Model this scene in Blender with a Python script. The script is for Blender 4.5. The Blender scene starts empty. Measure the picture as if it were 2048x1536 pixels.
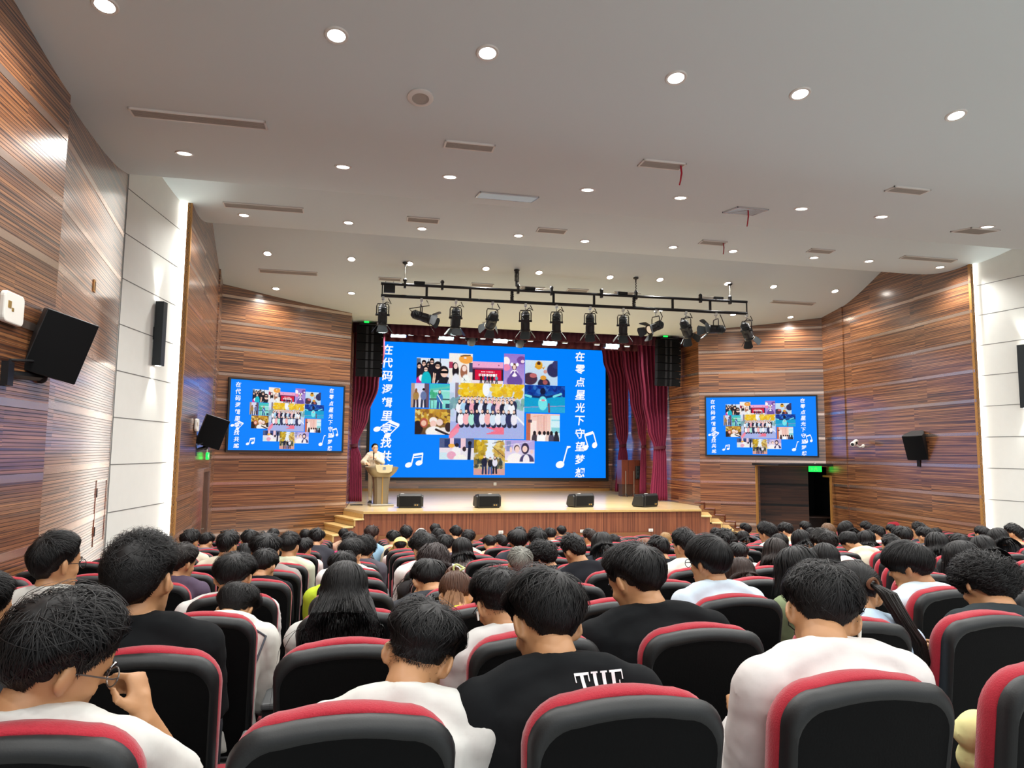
import bpy, bmesh, math, random
import numpy as np
from mathutils import Vector as V, Matrix as M, noise as NZ
from mathutils.bvhtree import BVHTree
C = bpy.context.scene.collection
SC = bpy.context.scene
PI = math.pi
# ---------------------------------------------------------------- camera
F, CX, CY, CAMZ = 1417.0, 1024.0, 768.0, 2.6          # focal length in pixels of a 2048 x 1536 frame
ROT = np.array([[0.97745827, -0.21086103, 0.01062781],
                [0.03048454, 0.09114417, -0.995371],
                [0.2089163, 0.9732576, 0.09551762]])  # rows: camera right, down, forward in room axes
cd = bpy.data.cameras.new('camera'); cam = bpy.data.objects.new('camera', cd); C.objects.link(cam)
cd.sensor_width = 36.0; cd.lens = F / 2048 * 36.0; cd.clip_start = 0.05; cd.clip_end = 200
_r, _d, _f = ROT
cam.matrix_world = M(((_r[0], -_d[0], -_f[0], 0), (_r[1], -_d[1], -_f[1], 0), (_r[2], -_d[2], -_f[2], CAMZ), (0, 0, 0, 1)))
SC.camera = cam
# ---------------------------------------------------------------- world, exposure
W = bpy.data.worlds.new('world'); SC.world = W; W.use_nodes = True
W.node_tree.nodes['Background'].inputs[0].default_value = (0.93, 0.97, 1.0, 1)
W.node_tree.nodes['Background'].inputs[1].default_value = 1.3
SC.view_settings.view_transform = 'Standard'
SC.view_settings.look = 'None'
SC.view_settings.exposure = 0.0
SC.view_settings.gamma = 1.0
SC.view_settings.use_curve_mapping = False
SC.cycles.max_bounces = 7
SC.cycles.diffuse_bounces = 4
SC.cycles.glossy_bounces = 3
SC.cycles.transmission_bounces = 3
SC.cycles.transparent_max_bounces = 4
SC.cycles.sample_clamp_indirect = 4.0
SC.cycles.caustics_reflective = False
SC.cycles.caustics_refractive = False
LAMP_W = 220.0        # power of one ceiling downlight
SCREEN_E = 1.0       # brightness of the displays
# ---------------------------------------------------------------- where a picture point lies in the room
def ray(x, y):
    w = ROT.T @ np.array([x - CX, y - CY, F]); return w / w[1]      # per metre of room depth
def atY(x, y, Y): r = ray(x, y) * Y; return V((r[0], r[1], r[2] + CAMZ))
def atZ(x, y, z): r = ray(x, y); r = r * ((z - CAMZ) / r[2]); return V((r[0], r[1], z))
def atline(x, y, A, B):                                            # on the upright wall through A and B (plan points)
    r = ray(x, y); dx, dy = B[0] - A[0], B[1] - A[1]
    t = (A[0] * dy - A[1] * dx) / (r[0] * dy - r[1] * dx)
    return V((r[0] * t, r[1] * t, r[2] * t + CAMZ))
# ceiling section: three scalloped bays, heights above the front floor
BAYS = [[(-4.5, 7.1), (-1, 7.0), (2, 6.8), (4, 6.62), (5, 6.46), (6.2, 6.255), (7, 6.09), (7.5, 6.03), (8, 6.06), (8.6, 6.13), (9.3, 6.22), (10.2, 6.38), (10.9, 6.555)],
        [(11.0, 7.3), (11.5, 7.12), (12.04, 6.975), (12.6, 6.875), (13.2, 6.83), (13.7, 6.86), (14.2, 6.945), (14.8, 7.11)],
        [(14.88, 7.85), (15.5, 7.58), (15.9, 7.44), (16.4, 7.24), (16.95, 7.04), (17.6, 6.86), (18.65, 6.74), (19.5, 6.6), (20.4, 6.5), (21.4, 6.405)]]
def _cr(p0, p1, p2, p3, t):
    m1 = (p2[1] - p0[1]) / (p2[0] - p0[0]); m2 = (p3[1] - p1[1]) / (p3[0] - p1[0]); h = p2[0] - p1[0]
    return (2*t**3 - 3*t*t + 1) * p1[1] + (t**3 - 2*t*t + t) * h * m1 + (-2*t**3 + 3*t*t) * p2[1] + (t**3 - t*t) * h * m2
def smooth_bay(b, k=4):
    out = []
    for i in range(len(b) - 1):
        p0 = b[i-1] if i else (2*b[0][0] - b[1][0], 2*b[0][1] - b[1][1])
        p3 = b[i+2] if i + 2 < len(b) else (2*b[-1][0] - b[-2][0], 2*b[-1][1] - b[-2][1])
        for j in range(k): out.append((b[i][0] + (b[i+1][0] - b[i][0]) * j / k, _cr(p0, b[i], b[i+1], p3, j / k)))
    out.append(b[-1]); return out
SECT = [smooth_bay(b) for b in BAYS]
def onceil(x, y, bay):                                             # where the sight line meets that bay, and the slope there
    r = ray(x, y); s = SECT[bay]; best = None
    for (a, za), (b, zb) in zip(s, s[1:]):
        k = r[2]; m = (zb - za) / (b - a)
        Y = (za - m * a - CAMZ) / (k - m)
        e = max(a - Y, Y - b, 0)
        if best is None or e < best[0]: best = (e, Y, m)
    Y, m = best[1], best[2]
    return V((r[0] * Y, Y, r[2] * Y + CAMZ)), m
def S(h):                                                          # '#rrggbb' -> linear rgb
    h = h.lstrip('#'); c = [int(h[i:i+2], 16) / 255 for i in (0, 2, 4)]
    return tuple(x / 12.92 if x <= .04045 else ((x + .055) / 1.055) ** 2.4 for x in c)
# ---------------------------------------------------------------- mesh building
class MB:
    def __init__(s): s.v = []; s.f = []; s.mi = []; s.uv = []; s.has_uv = False
    def add(s, vs, fs, mi=0, uvs=None):
        n = len(s.v); s.v += [tuple(p) for p in vs]
        for i, f in enumerate(fs):
            s.f.append([n + a for a in f]); s.mi.append(mi)
            s.uv.append(uvs[i] if uvs else [(0, 0)] * len(f))
        if uvs: s.has_uv = True
        return s
    def box(s, x0, x1, y0, y1, z0, z1, mi=0):
        return s.add([(x, y, z) for x in (x0, x1) for y in (y0, y1) for z in (z0, z1)],
                     [(0, 1, 3, 2), (4, 6, 7, 5), (0, 4, 5, 1), (2, 3, 7, 6), (0, 2, 6, 4), (1, 5, 7, 3)], mi)
    def obox(s, c, size, R, mi=0):
        c = V(c); a, b, d = size[0]/2, size[1]/2, size[2]/2
        vs = [c + R @ V((x, y, z)) for x in (-a, a) for y in (-b, b) for z in (-d, d)]
        return s.add(vs, [(0, 1, 3, 2), (4, 6, 7, 5), (0, 4, 5, 1), (2, 3, 7, 6), (0, 2, 6, 4), (1, 5, 7, 3)], mi)
    def rings(s, rs, mi=0, cap=True, closed=True):
        n = len(rs[0]); vs = [p for r in rs for p in r]; fs = []
        for i in range(len(rs) - 1):
            for j in range(n if closed else n - 1):
                k = (j + 1) % n; fs.append((i*n + j, i*n + k, (i+1)*n + k, (i+1)*n + j))
        if cap and closed: fs += [tuple(range(n))[::-1], tuple(range((len(rs)-1)*n, len(rs)*n))]
        return s.add(vs, fs, mi)
    def tube(s, pts, rad, n=8, mi=0, cap=True, sq=None):           # sq: flattening of the section (b/a)
        pts = [V(p) for p in pts]; rs = []; up = None
        if not hasattr(rad, '__len__'): rad = [rad] * len(pts)
        for i, p in enumerate(pts):
            t = (pts[min(i+1, len(pts)-1)] - pts[max(i-1, 0)]).normalized()
            if up is None: up = V((0, 0, 1)) if abs(t.z) < .9 else V((0, 1, 0))
            a = t.cross(up).normalized(); b = a.cross(t).normalized(); up = b
            q = sq if sq else 1
            rs.append([p + (a * math.cos(2*PI*k/n) + b * (q * math.sin(2*PI*k/n))) * rad[i] for k in range(n)])
        return s.rings(rs, mi, cap)
    def cyl(s, p0, p1, r0, r1=None, n=16, mi=0): return s.tube([p0, p1], [r0, r0 if r1 is None else r1], n, mi)
    def lathe(s, prof, c=(0, 0, 0), R=None, n=24, mi=0, cap=False):
        c = V(c); R = R or M.Identity(3)
        return s.rings([[c + R @ V((r * math.cos(2*PI*k/n), r * math.sin(2*PI*k/n), z)) for k in range(n)] for r, z in prof], mi, cap)
    def ell(s, c, r, R=None, nu=12, nv=8, mi=0):
        c = V(c); R = R or M.Identity(3); rs = []
        for i in range(nv + 1):
            t = -PI/2 + PI * (i if 0 < i < nv else (.02 if i == 0 else nv - .02)) / nv
            rs.append([c + R @ V((r[0]*math.cos(t)*math.cos(2*PI*k/nu), r[1]*math.cos(t)*math.sin(2*PI*k/nu), r[2]*math.sin(t))) for k in range(nu)])
        return s.rings(rs, mi)
    def prism(s, poly, fn, d0, d1, mi=0):                          # poly of 2-D points; fn(u, v, d) -> point
        n = len(poly); vs = [fn(u, v, d0) for u, v in poly] + [fn(u, v, d1) for u, v in poly]
        fs = [tuple(range(n))[::-1], tuple(range(n, 2*n))] + [(i, (i+1) % n, n + (i+1) % n, n + i) for i in range(n)]
        return s.add(vs, fs, mi)
    def mesh(s, name, mats, smooth=False, auto=None):
        me = bpy.data.meshes.new(name); me.from_pydata(s.v, [], s.f)
        for m in (mats if isinstance(mats, (list, tuple)) else [mats]): me.materials.append(m)
        if any(s.mi): me.polygons.foreach_set('material_index', s.mi)
        if s.has_uv:
            l = me.uv_layers.new(name='UVMap'); l.data.foreach_set('uv', [c for u in s.uv for p in u for c in p])
        bm = bmesh.new(); bm.from_mesh(me); bmesh.ops.recalc_face_normals(bm, faces=bm.faces); bm.to_mesh(me); bm.free()
        if smooth: me.polygons.foreach_set('use_smooth', [True] * len(me.polygons))
        if smooth and auto:
            try: me.set_sharp_from_angle(angle=math.radians(auto))
            except Exception: pass
        return me
    def obj(s, name, mats, parent=None, smooth=False, auto=40, bevel=0, loc=None, R=None):
        o = bpy.data.objects.new(name, s.mesh(name, mats, smooth, auto)); C.objects.link(o)
        if parent: o.parent = parent
        if loc is not None: o.location = loc
        if R is not None: o.rotation_euler = R.to_euler()
        if bevel:
            b = o.modifiers.new('bevel', 'BEVEL'); b.width = bevel; b.segments = 2; b.limit_method = 'ANGLE'; b.angle_limit = math.radians(35)
        return o
def tag(o, label=None, cat=None, group=None, kind=None):
    if label: o['label'] = label
    if cat: o['category'] = cat
    if group: o['group'] = group
    if kind: o['kind'] = kind
    return o
def thing(name, label, cat, loc=(0, 0, 0), rz=0.0, group=None):
    o = bpy.data.objects.new(name, None); C.objects.link(o); o.location = loc; o.rotation_euler = (0, 0, rz)
    o.empty_display_size = .1
    return tag(o, label, cat, group)
def struct(o, label=None): return tag(o, label, None, None, 'structure')
def dup(root, loc=None, rot=None, label=None, group=None, scale=None):
    r = root.copy(); C.objects.link(r)
    if loc is not None: r.location = loc
    if rot is not None: r.rotation_euler = rot
    if scale is not None: r.scale = scale
    if label: r['label'] = label
    if group: r['group'] = group
    for ch in list(root.children):
        c = ch.copy(); C.objects.link(c); c.parent = r
        for g in list(ch.children):
            d = g.copy(); C.objects.link(d); d.parent = c
    return r
def rot(x=0, y=0, z=0):
    return M.Rotation(z, 3, 'Z') @ M.Rotation(y, 3, 'Y') @ M.Rotation(x, 3, 'X')
def frame(n, up=(0, 0, 1)):                                        # columns: right, forward(n), up
    n = V(n).normalized(); x = n.cross(V(up)).normalized(); z = x.cross(n).normalized()
    return M((x, n, z)).transposed()
def basis(n):                                                      # y out of the surface, z up
    n = V((n[0], n[1], 0)).normalized(); Z = V((0, 0, 1)); return M((n.cross(Z), n, Z)).transposed()
# ---------------------------------------------------------------- materials
def mat(name, col, rough=.6, metal=0.0, emit=None, es=0.0, spec=.5, coat=0.0, noise=0.0, nscale=40.0, bump=0.0, sheen=0.0):
    m = bpy.data.materials.new(name); m.use_nodes = True; nt = m.node_tree; b = nt.nodes['Principled BSDF']
    c = S(col) if isinstance(col, str) else col
    b.inputs['Base Color'].default_value = (*c, 1); b.inputs['Roughness'].default_value = rough; b.inputs['Metallic'].default_value = metal
    b.inputs['Specular IOR Level'].default_value = spec
    if coat: b.inputs['Coat Weight'].default_value = coat; b.inputs['Coat Roughness'].default_value = .12
    if sheen: b.inputs['Sheen Weight'].default_value = sheen; b.inputs['Sheen Roughness'].default_value = .4
    if emit:
        e = S(emit) if isinstance(emit, str) else emit
        b.inputs['Emission Color'].default_value = (*e, 1); b.inputs['Emission Strength'].default_value = es
    if noise or bump:
        tc = nt.nodes.new('ShaderNodeTexCoord'); n = nt.nodes.new('ShaderNodeTexNoise'); n.inputs['Scale'].default_value = nscale; n.inputs['Detail'].default_value = 4
        nt.links.new(tc.outputs['Object'], n.inputs['Vector'])
        if noise:
            mx = nt.nodes.new('ShaderNodeMix'); mx.data_type = 'RGBA'
            mx.inputs[6].default_value = (*[x * (1 - noise) for x in c], 1); mx.inputs[7].default_value = (*[min(1, x * (1 + noise)) for x in c], 1)
            nt.links.new(n.outputs['Fac'], mx.inputs[0]); nt.links.new(mx.outputs[2], b.inputs['Base Color'])
        if bump:
            bp = nt.nodes.new('ShaderNodeBump'); bp.inputs['Strength'].default_value = bump; bp.inputs['Distance'].default_value = .01
            nt.links.new(n.outputs['Fac'], bp.inputs['Height']); nt.links.new(bp.outputs[0], b.inputs['Normal'])
    return m
def wood(name, dark, mid, light, sx=.55, sy=16.0, plank=(1.25, .13), groove=0.0, rough=.3, coat=.5, detail=6, contrast=.2, vertical=False):
    """grain along u, boards by a brick pattern, optional fine grooves every `groove` metres; UV in metres"""
    m = bpy.data.materials.new(name); m.use_nodes = True; nt = m.node_tree; N = nt.nodes; L = nt.links; b = N['Principled BSDF']
    uv = N.new('ShaderNodeUVMap')
    src = uv.outputs[0]
    if vertical:
        sp = N.new('ShaderNodeSeparateXYZ'); cb = N.new('ShaderNodeCombineXYZ'); L.new(src, sp.inputs[0])
        L.new(sp.outputs[0], cb.inputs[1]); L.new(sp.outputs[1], cb.inputs[0]); src = cb.outputs[0]
    br = N.new('ShaderNodeTexBrick'); br.inputs['Scale'].default_value = 1.0; br.inputs['Brick Width'].default_value = plank[0]; br.inputs['Row Height'].default_value = plank[1]
    br.inputs['Mortar Size'].default_value = 0.0; br.inputs['Color1'].default_value = (0, 0, 0, 1); br.inputs['Color2'].default_value = (1, 1, 1, 1); br.offset = .37; br.inputs['Bias'].default_value = 0
    L.new(src, br.inputs['Vector'])
    mp = N.new('ShaderNodeMapping'); mp.inputs['Scale'].default_value = (sx, sy, 1)
    ad = N.new('ShaderNodeVectorMath'); ad.operation = 'ADD'; sc = N.new('ShaderNodeVectorMath'); sc.operation = 'SCALE'; sc.inputs['Scale'].default_value = 7.3
    L.new(br.outputs['Color'], sc.inputs[0]); L.new(src, mp.inputs['Vector']); L.new(mp.outputs[0], ad.inputs[0]); L.new(sc.outputs[0], ad.inputs[1])
    nz = N.new('ShaderNodeTexNoise'); nz.inputs['Scale'].default_value = 1.0; nz.inputs['Detail'].default_value = detail; nz.inputs['Roughness'].default_value = .62; nz.inputs['Distortion'].default_value = .25
    L.new(ad.outputs[0], nz.inputs['Vector'])
    cr = N.new('ShaderNodeValToRGB'); e = cr.color_ramp.elements; e[0].position = .5 - contrast; e[0].color = (*S(dark), 1); e[1].position = .5 + contrast; e[1].color = (*S(light), 1)
    k = cr.color_ramp.elements.new(.5); k.color = (*S(mid), 1)
    L.new(nz.outputs['Fac'], cr.inputs[0])
    hs = N.new('ShaderNodeHueSaturation'); mr = N.new('ShaderNodeMapRange'); mr.inputs['To Min'].default_value = .95; mr.inputs['To Max'].default_value = 1.05
    L.new(br.outputs['Color'], mr.inputs['Value']); L.new(mr.outputs[0], hs.inputs['Value']); L.new(cr.outputs[0], hs.inputs['Color'])
    col = hs.outputs[0]
    if groove:
        sp = N.new('ShaderNodeSeparateXYZ'); L.new(uv.outputs[0], sp.inputs[0])
        md = N.new('ShaderNodeMath'); md.operation = 'MODULO'; md.inputs[1].default_value = groove; L.new(sp.outputs[1], md.inputs[0])
        ls = N.new('ShaderNodeMath'); ls.operation = 'LESS_THAN'; ls.inputs[1].default_value = groove * .14; L.new(md.outputs[0], ls.inputs[0])
        mx = N.new('ShaderNodeMix'); mx.data_type = 'RGBA'; L.new(ls.outputs[0], mx.inputs[0]); L.new(col, mx.inputs[6]); mx.inputs[7].default_value = (*[c * .25 for c in S(dark)], 1)
        col = mx.outputs[2]
        ma = N.new('ShaderNodeMath'); ma.operation = 'MULTIPLY_ADD'; ma.inputs[1].default_value = .5; ma.inputs[2].default_value = rough
        L.new(ls.outputs[0], ma.inputs[0]); L.new(ma.outputs[0], b.inputs['Roughness'])
        cw = N.new('ShaderNodeMath'); cw.operation = 'MULTIPLY_ADD'; cw.inputs[1].default_value = -coat; cw.inputs[2].default_value = coat
        L.new(ls.outputs[0], cw.inputs[0]); L.new(cw.outputs[0], b.inputs['Coat Weight'])
    else:
        b.inputs['Roughness'].default_value = rough; b.inputs['Coat Weight'].default_value = coat
    b.inputs['Coat Roughness'].default_value = .2; b.inputs['Coat IOR'].default_value = 2.0
    L.new(col, b.inputs['Base Color'])
    return m
MT = {}
MT['wall_wood'] = wood('walnut_slat_panelling', '#3c2014', '#7b4c2d', '#a87348', groove=.0333, rough=.32, coat=1.0, sx=.36, sy=34, contrast=.11, plank=(2.4, .648))
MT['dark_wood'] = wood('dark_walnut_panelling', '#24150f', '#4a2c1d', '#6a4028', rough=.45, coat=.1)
MT['end_wood'] = mat('oak_edging', '#a8793f', .45, noise=.25, nscale=30)
MT['inlay'] = mat('polished_bronze_inlay', '#dcc3b4', .22, .9)
MT['slat_edge'] = mat('end_grain_slats', '#8c6230', .6)
MT['stage_front'] = wood('stage_front_boards', '#54281a', '#8c5034', '#a86642', sx=.35, sy=22, plank=(3.0, .5), rough=.5, coat=.1, vertical=True)
MT['stage_floor'] = wood('stage_floor_boards', '#e2c48c', '#ecd29e', '#f4e0b4', sx=.5, sy=9, plank=(1.6, .12), rough=.22, coat=.5, contrast=.35)
MT['step_wood'] = mat('pale_oak_step', '#d3b071', .4, noise=.12, nscale=12)
MT['mdf'] = mat('brown_access_board', '#8a5a34', .6, noise=.12, nscale=60)
MT['ceil'] = mat('matt_white_plaster', '#d3dedf', .9, spec=.2)
MT['white_panel'] = mat('white_wall_board', '#e2e4de', .6, noise=.03, nscale=6)
MT['seam'] = mat('grey_board_seam', '#6e6f6c', .8)
MT['floor'] = mat('grey_hall_floor', '#a6a7a5', .5, noise=.12, nscale=8)
MT['led'] = mat('light_strip_diffuser', '#ffffff', .5, emit='#fffaf0', es=6.0)
MT['lamp'] = mat('downlight_diffuser', '#ffffff', .5, emit='#fff8ee', es=26.0)
MT['white_pl'] = mat('white_plastic', '#eceae2', .4)
MT['white_metal'] = mat('white_enamel', '#dedcd6', .4)
MT['grille'] = mat('grey_grille', '#aaa59c', .7)
MT['chrome'] = mat('chrome', '#d9dce0', .15, .9)
MT['black'] = mat('black_plastic', '#111316', .5)
MT['black_matt'] = mat('black_grille_cloth', '#090a0c', .85, spec=.2)
MT['black_metal'] = mat('black_steel', '#141518', .38, .3)
MT['charcoal'] = mat('charcoal_anodised', '#232a2e', .42, .2)
MT['silver'] = mat('brushed_silver', '#8f8b82', .35, .6)
MT['champagne'] = mat('champagne_metal', '#857a66', .4, .6)
MT['gold'] = mat('gold_trim', '#cfa75a', .3, .8)
MT['red_wood'] = wood('red_brown_veneer', '#4b2017', '#6d3524', '#7d4030', sx=.6, sy=6, rough=.35, coat=.3)
MT['curtain'] = mat('wine_red_velvet', '#6e0d36', .75, sheen=.06, noise=.2, nscale=18)
MT['valance'] = mat('dark_red_velvet', '#480c22', .8, sheen=.06, noise=.2, nscale=18)
MT['green'] = mat('green_sign_glow', '#0c7a2c', .4, emit='#12e648', es=2.2)
MT['paper'] = mat('white_paper_label', '#e6e4de', .7)
MT['softbox'] = mat('softbox_glow', '#cfe8ee', .5, emit='#cdeef4', es=2.2)
MT['spot_lens'] = mat('warm_lens', '#e8dccb', .3, emit='#ffe6c4', es=.5)
MT['shell'] = mat('black_seat_shell', '#101416', .5, bump=.06, nscale=220)
MT['panel_cloth'] = mat('black_back_panel', '#030405', .75, spec=.15, bump=.1, nscale=160)
MT['red_cloth'] = mat('red_upholstery', '#a01328', .85, sheen=.3, noise=.22, nscale=240, bump=.25)
MT['arm_pad'] = mat('grey_arm_pad', '#5b5f60', .5)
MT['skin'] = mat('skin_warm', '#b98960', .5, noise=.05, nscale=14)
MT['skin'].node_tree.nodes['Principled BSDF'].inputs['Subsurface Weight'].default_value = .0
MT['skin_pale'] = mat('skin_pale', '#d2a584', .5, noise=.05, nscale=14)
MT['glass_frame'] = mat('thin_metal_frame', '#6b6763', .3, .7)
MT['dark_frame'] = mat('black_glasses', '#101114', .35)
MT['trouser'] = mat('dark_trouser_cloth', '#20232b', .85)
MT['shoe'] = mat('dark_shoe', '#1b1a1a', .6)
MT['eye'] = mat('dark_eye', '#17100d', .25)
MT['lip'] = mat('lip', '#a85c52', .5)
# ---------------------------------------------------------------- the room
ROW_Y = lambda n: 1.56 + .865 * (n - 1)
ROW_Z = lambda n: 1.013 - .0787 * (n - 1)
FL0 = -.09                                            # front floor
STZ = 1.0                                             # stage floor height
XC = 5.05
mb = MB()
for n in range(-6, 16):
    y0, y1 = ROW_Y(n) - .15, ROW_Y(n) + .715
    mb.box(-5, 15.4, y0, y1, -.4, ROW_Z(n))
mb.box(-5, 15.4, ROW_Y(15) + .715, 21.5, -.4, FL0)
struct(mb.obj('floor', MT['floor']))
prof = [p for s in SECT for p in s] + [(21.42, 8.2)]
mb = MB(); mb.rings([[(-5.2, y, z), (15.6, y, z)] for y, z in prof], cap=False, closed=False)
struct(mb.obj('ceiling', MT['ceil'], smooth=True, auto=35))
mb = MB(); mb.box(-1.2, 11.3, 21.45, 29.6, 7.0, 7.1)
struct(mb.obj('trim_1', MT['black_matt']))            # dark lid of the stage house

STRIP_N = [5.6, 4.95, 4.32, 3.66, 2.97, 2.33, 1.68]
STRIP_F = [6.45, 5.79, 5.13, 4.47, 3.82, 3.1, 2.4, 1.75, 1.13, .5]
def wall_seg(mb, A, B, z0, z1, thick=.1, strips=(), u0=0, sh=.068, mi=0, lift=.004):
    z0 = -.2 if z0 == 0 else z0
    A, B = V((A[0], A[1], 0)), V((B[0], B[1], 0)); d = B - A; L = d.length; t = d / L
    n = V((-t.y, t.x, 0));
    if n.dot(V((XC, 9, 0)) - (A + B) / 2) < 0: n = -n
    def P(u, v, w): return A + t * u + n * w + V((0, 0, v))
    vs = [P(u, v, w) for w in (0, -thick) for v in (z0, z1) for u in (0, L)]
    fs = [(0, 1, 3, 2), (4, 6, 7, 5), (0, 4, 5, 1), (2, 3, 7, 6), (0, 2, 6, 4), (1, 5, 7, 3)]
    q = [(u0, z0), (u0 + L, z0), (u0, z1), (u0 + L, z1)]; uq = q + [(a - thick, b) for a, b in q]
    mb.add(vs, fs, mi, [[uq[i] for i in f] for f in fs])
    for z in strips:
        if z0 < z - sh/2 and z + sh/2 < z1:
            vs = [P(u, v, w) for w in (lift, -.01) for v in (z - sh/2, z + sh/2) for u in (0.004, L - .004)]
            mb.add(vs, fs, 1, [[(0, 0)] * 4 for f in fs])
    return L
WM = [MT['wall_wood'], MT['inlay']]
mir = lambda p: (2 * XC - p[0], p[1])
P1 = [(-3.0, -4.5), (-2.864, 7.42)]; P2 = [(-2.905, 7.40), (-3.40, 10.93)]; WW = [(-3.395, 10.94), (-3.13, 12.87)]
def build_side(side):
    f = (lambda p: p) if side == 'left' else mir
    mb = MB()
    wall_seg(mb, f(P1[0]), f(P1[1]), 0, 7.9, strips=STRIP_N, thick=.06)
    wall_seg(mb, f(P2[0]), f(P2[1]), 0, 7.9, strips=[z + .04 for z in STRIP_N], u0=13.1, thick=.06)
    w = mb.obj('wall_' + side, WM); struct(w)
    mb = MB()                                          # white boards with open joints
    wall_seg(mb, f(WW[0]), f(WW[1]), 0, 8.0, thick=.3)
    A, B = V((*f(WW[0]), 0)), V((*f(WW[1]), 0)); t = (B - A).normalized(); n = V((-t.y, t.x, 0))
    if n.x * (XC - A.x) < 0: n = -n
    R = M((t, n, V((0, 0, 1)))).transposed()
    for k in range(10):
        z = 6.36 - .666 * k
        mb.obox((A + B) / 2 + V((0, 0, z)) + n * .001, ((B - A).length - .01, .004, .012), R, 1)
    mb.obox(A + t * .006 + n * .002 + V((0, 0, 4)), (.012, .006, 7.9), R, 1)
    struct(mb.obj('wall_' + side + '_white_board', [MT['white_panel'], MT['seam']], w)); 
    return w
wl = build_side('left'); wr = build_side('right')
# front side walls (three facets each), the angled walls that carry the displays, the stage house
TVL = [(-3.46, 18.68), (-.30, 20.45)]; TVR = [(13.55, 18.68), (10.40, 20.45)]
SL = [(-2.95, 12.87), (-3.07, 14.70), (-3.12, 14.70), (-3.36, 17.62), (-3.33, 17.62), (-3.46, 18.68)]
SR = [(13.08, 12.87), (13.24, 14.70), (13.28, 14.70), (13.47, 17.62), (13.44, 17.62), (13.55, 18.68)]
door_top = atline(1663, 953, SR[3], SR[5])
open_l = atline(1512, 930, TVR[0], TVR[1]); zA = open_l.z
mb = MB()
for a, b, u in ((0, 1, 0), (2, 3, 2.2), (4, 5, 5.4)): wall_seg(mb, SL[a], SL[b], 0, 8, strips=STRIP_F, u0=u, thick=.05)
struct(mb.obj('wall_left_front', WM))
mb = MB(); wall_seg(mb, TVL[0], TVL[1], 0, 7.5, strips=STRIP_F, u0=9); struct(mb.obj('wall_front_left', WM))
mb = MB()
for a, b, u in ((0, 1, 0), (2, 3, 2.2)): wall_seg(mb, SR[a], SR[b], 0, 8, strips=STRIP_F, u0=u, thick=.05)
dY = door_top.y
dX = SR[4][0] + (SR[5][0] - SR[4][0]) * (dY - SR[4][1]) / (SR[5][1] - SR[4][1])
wall_seg(mb, SR[4], (dX, dY), 0, 8, strips=STRIP_F, u0=5.4, thick=.05)
wall_seg(mb, (dX, dY), SR[5], door_top.z, 8, strips=STRIP_F, u0=5.8, thick=.05)
struct(mb.obj('wall_right_front', WM))
mb = MB(); OL = (open_l.x, open_l.y)
wall_seg(mb, TVR[1], OL, 0, 7.5, strips=STRIP_F, u0=9)
wall_seg(mb, OL, TVR[0], zA, 7.5, strips=STRIP_F, u0=11.1)
struct(mb.obj('wall_front_right', WM))
tvn = V((TVR[1][1] - TVR[0][1], TVR[0][0] - TVR[1][0], 0)).normalized()   # away from the hall
q0 = (OL[0] + tvn.x * .9, OL[1] + tvn.y * .9)
q1 = (TVR[0][0] + tvn.x * .9 + .15, TVR[0][1] + tvn.y * .9 - .1)
mb = MB()
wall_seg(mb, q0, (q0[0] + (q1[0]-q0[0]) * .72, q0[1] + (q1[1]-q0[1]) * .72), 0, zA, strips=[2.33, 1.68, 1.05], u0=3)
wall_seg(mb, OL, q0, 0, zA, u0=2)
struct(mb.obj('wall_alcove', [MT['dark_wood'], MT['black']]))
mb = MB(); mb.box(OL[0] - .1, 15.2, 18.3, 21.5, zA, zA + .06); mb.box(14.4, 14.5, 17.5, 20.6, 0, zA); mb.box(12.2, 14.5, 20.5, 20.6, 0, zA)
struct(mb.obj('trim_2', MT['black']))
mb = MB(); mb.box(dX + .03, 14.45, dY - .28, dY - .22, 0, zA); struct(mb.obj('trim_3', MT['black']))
# oak edging round the alcove opening
def edge_trim(name, pts, r=.028, m='end_wood'):
    mb = MB()
    for a, b in zip(pts, pts[1:]):
        a, b = V(a), V(b); d = (b - a); L = d.length; mb.obox((a + b) / 2, (r*2, L + r, r*2), frame(d, (0, 0, 1) if abs(d.normalized().z) < .9 else (1, 0, 0)))
    return struct(mb.obj(name, MT[m]))
edge_trim('trim_4', [(OL[0], OL[1] - .02, 0), (OL[0], OL[1] - .02, zA), (TVR[0][0], TVR[0][1] - .02, zA)])
edge_trim('trim_5', [(dX - .02, dY, 0), (dX - .02, dY, door_top.z), (SR[5][0] - .02, SR[5][1] + .1, door_top.z)])
# side walls of the stage house and its back wall
BACKY = 28.92
for nm, a, b, c in (('wall_stage_left', TVL[1], (-.22, 22.9), (.1, BACKY)), ('wall_stage_right', TVR[1], (10.28, 22.9), (10.55, BACKY))):
    mb = MB(); wall_seg(mb, a, b, 0, 7, strips=[2.4, 3.1, 3.82, 4.47, 1.75, 5.13], u0=1); wall_seg(mb, b, c, 0, 7, strips=[1.5, 2.1, 2.75, 3.4, 4.05, 4.7], u0=4); struct(mb.obj(nm, WM))
mb = MB(); wall_seg(mb, (0.0, BACKY), (10.7, BACKY), STZ - .1, 7, strips=[2.1, 2.75, 3.4, 4.05, 4.7, 5.35]); struct(mb.obj('wall_stage_back', WM))
mb = MB(); mb.box(.2, 10.5, BACKY - .03, BACKY + .01, STZ, STZ + .1); struct(mb.obj('baseboard_stage', MT['end_wood']))
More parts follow.
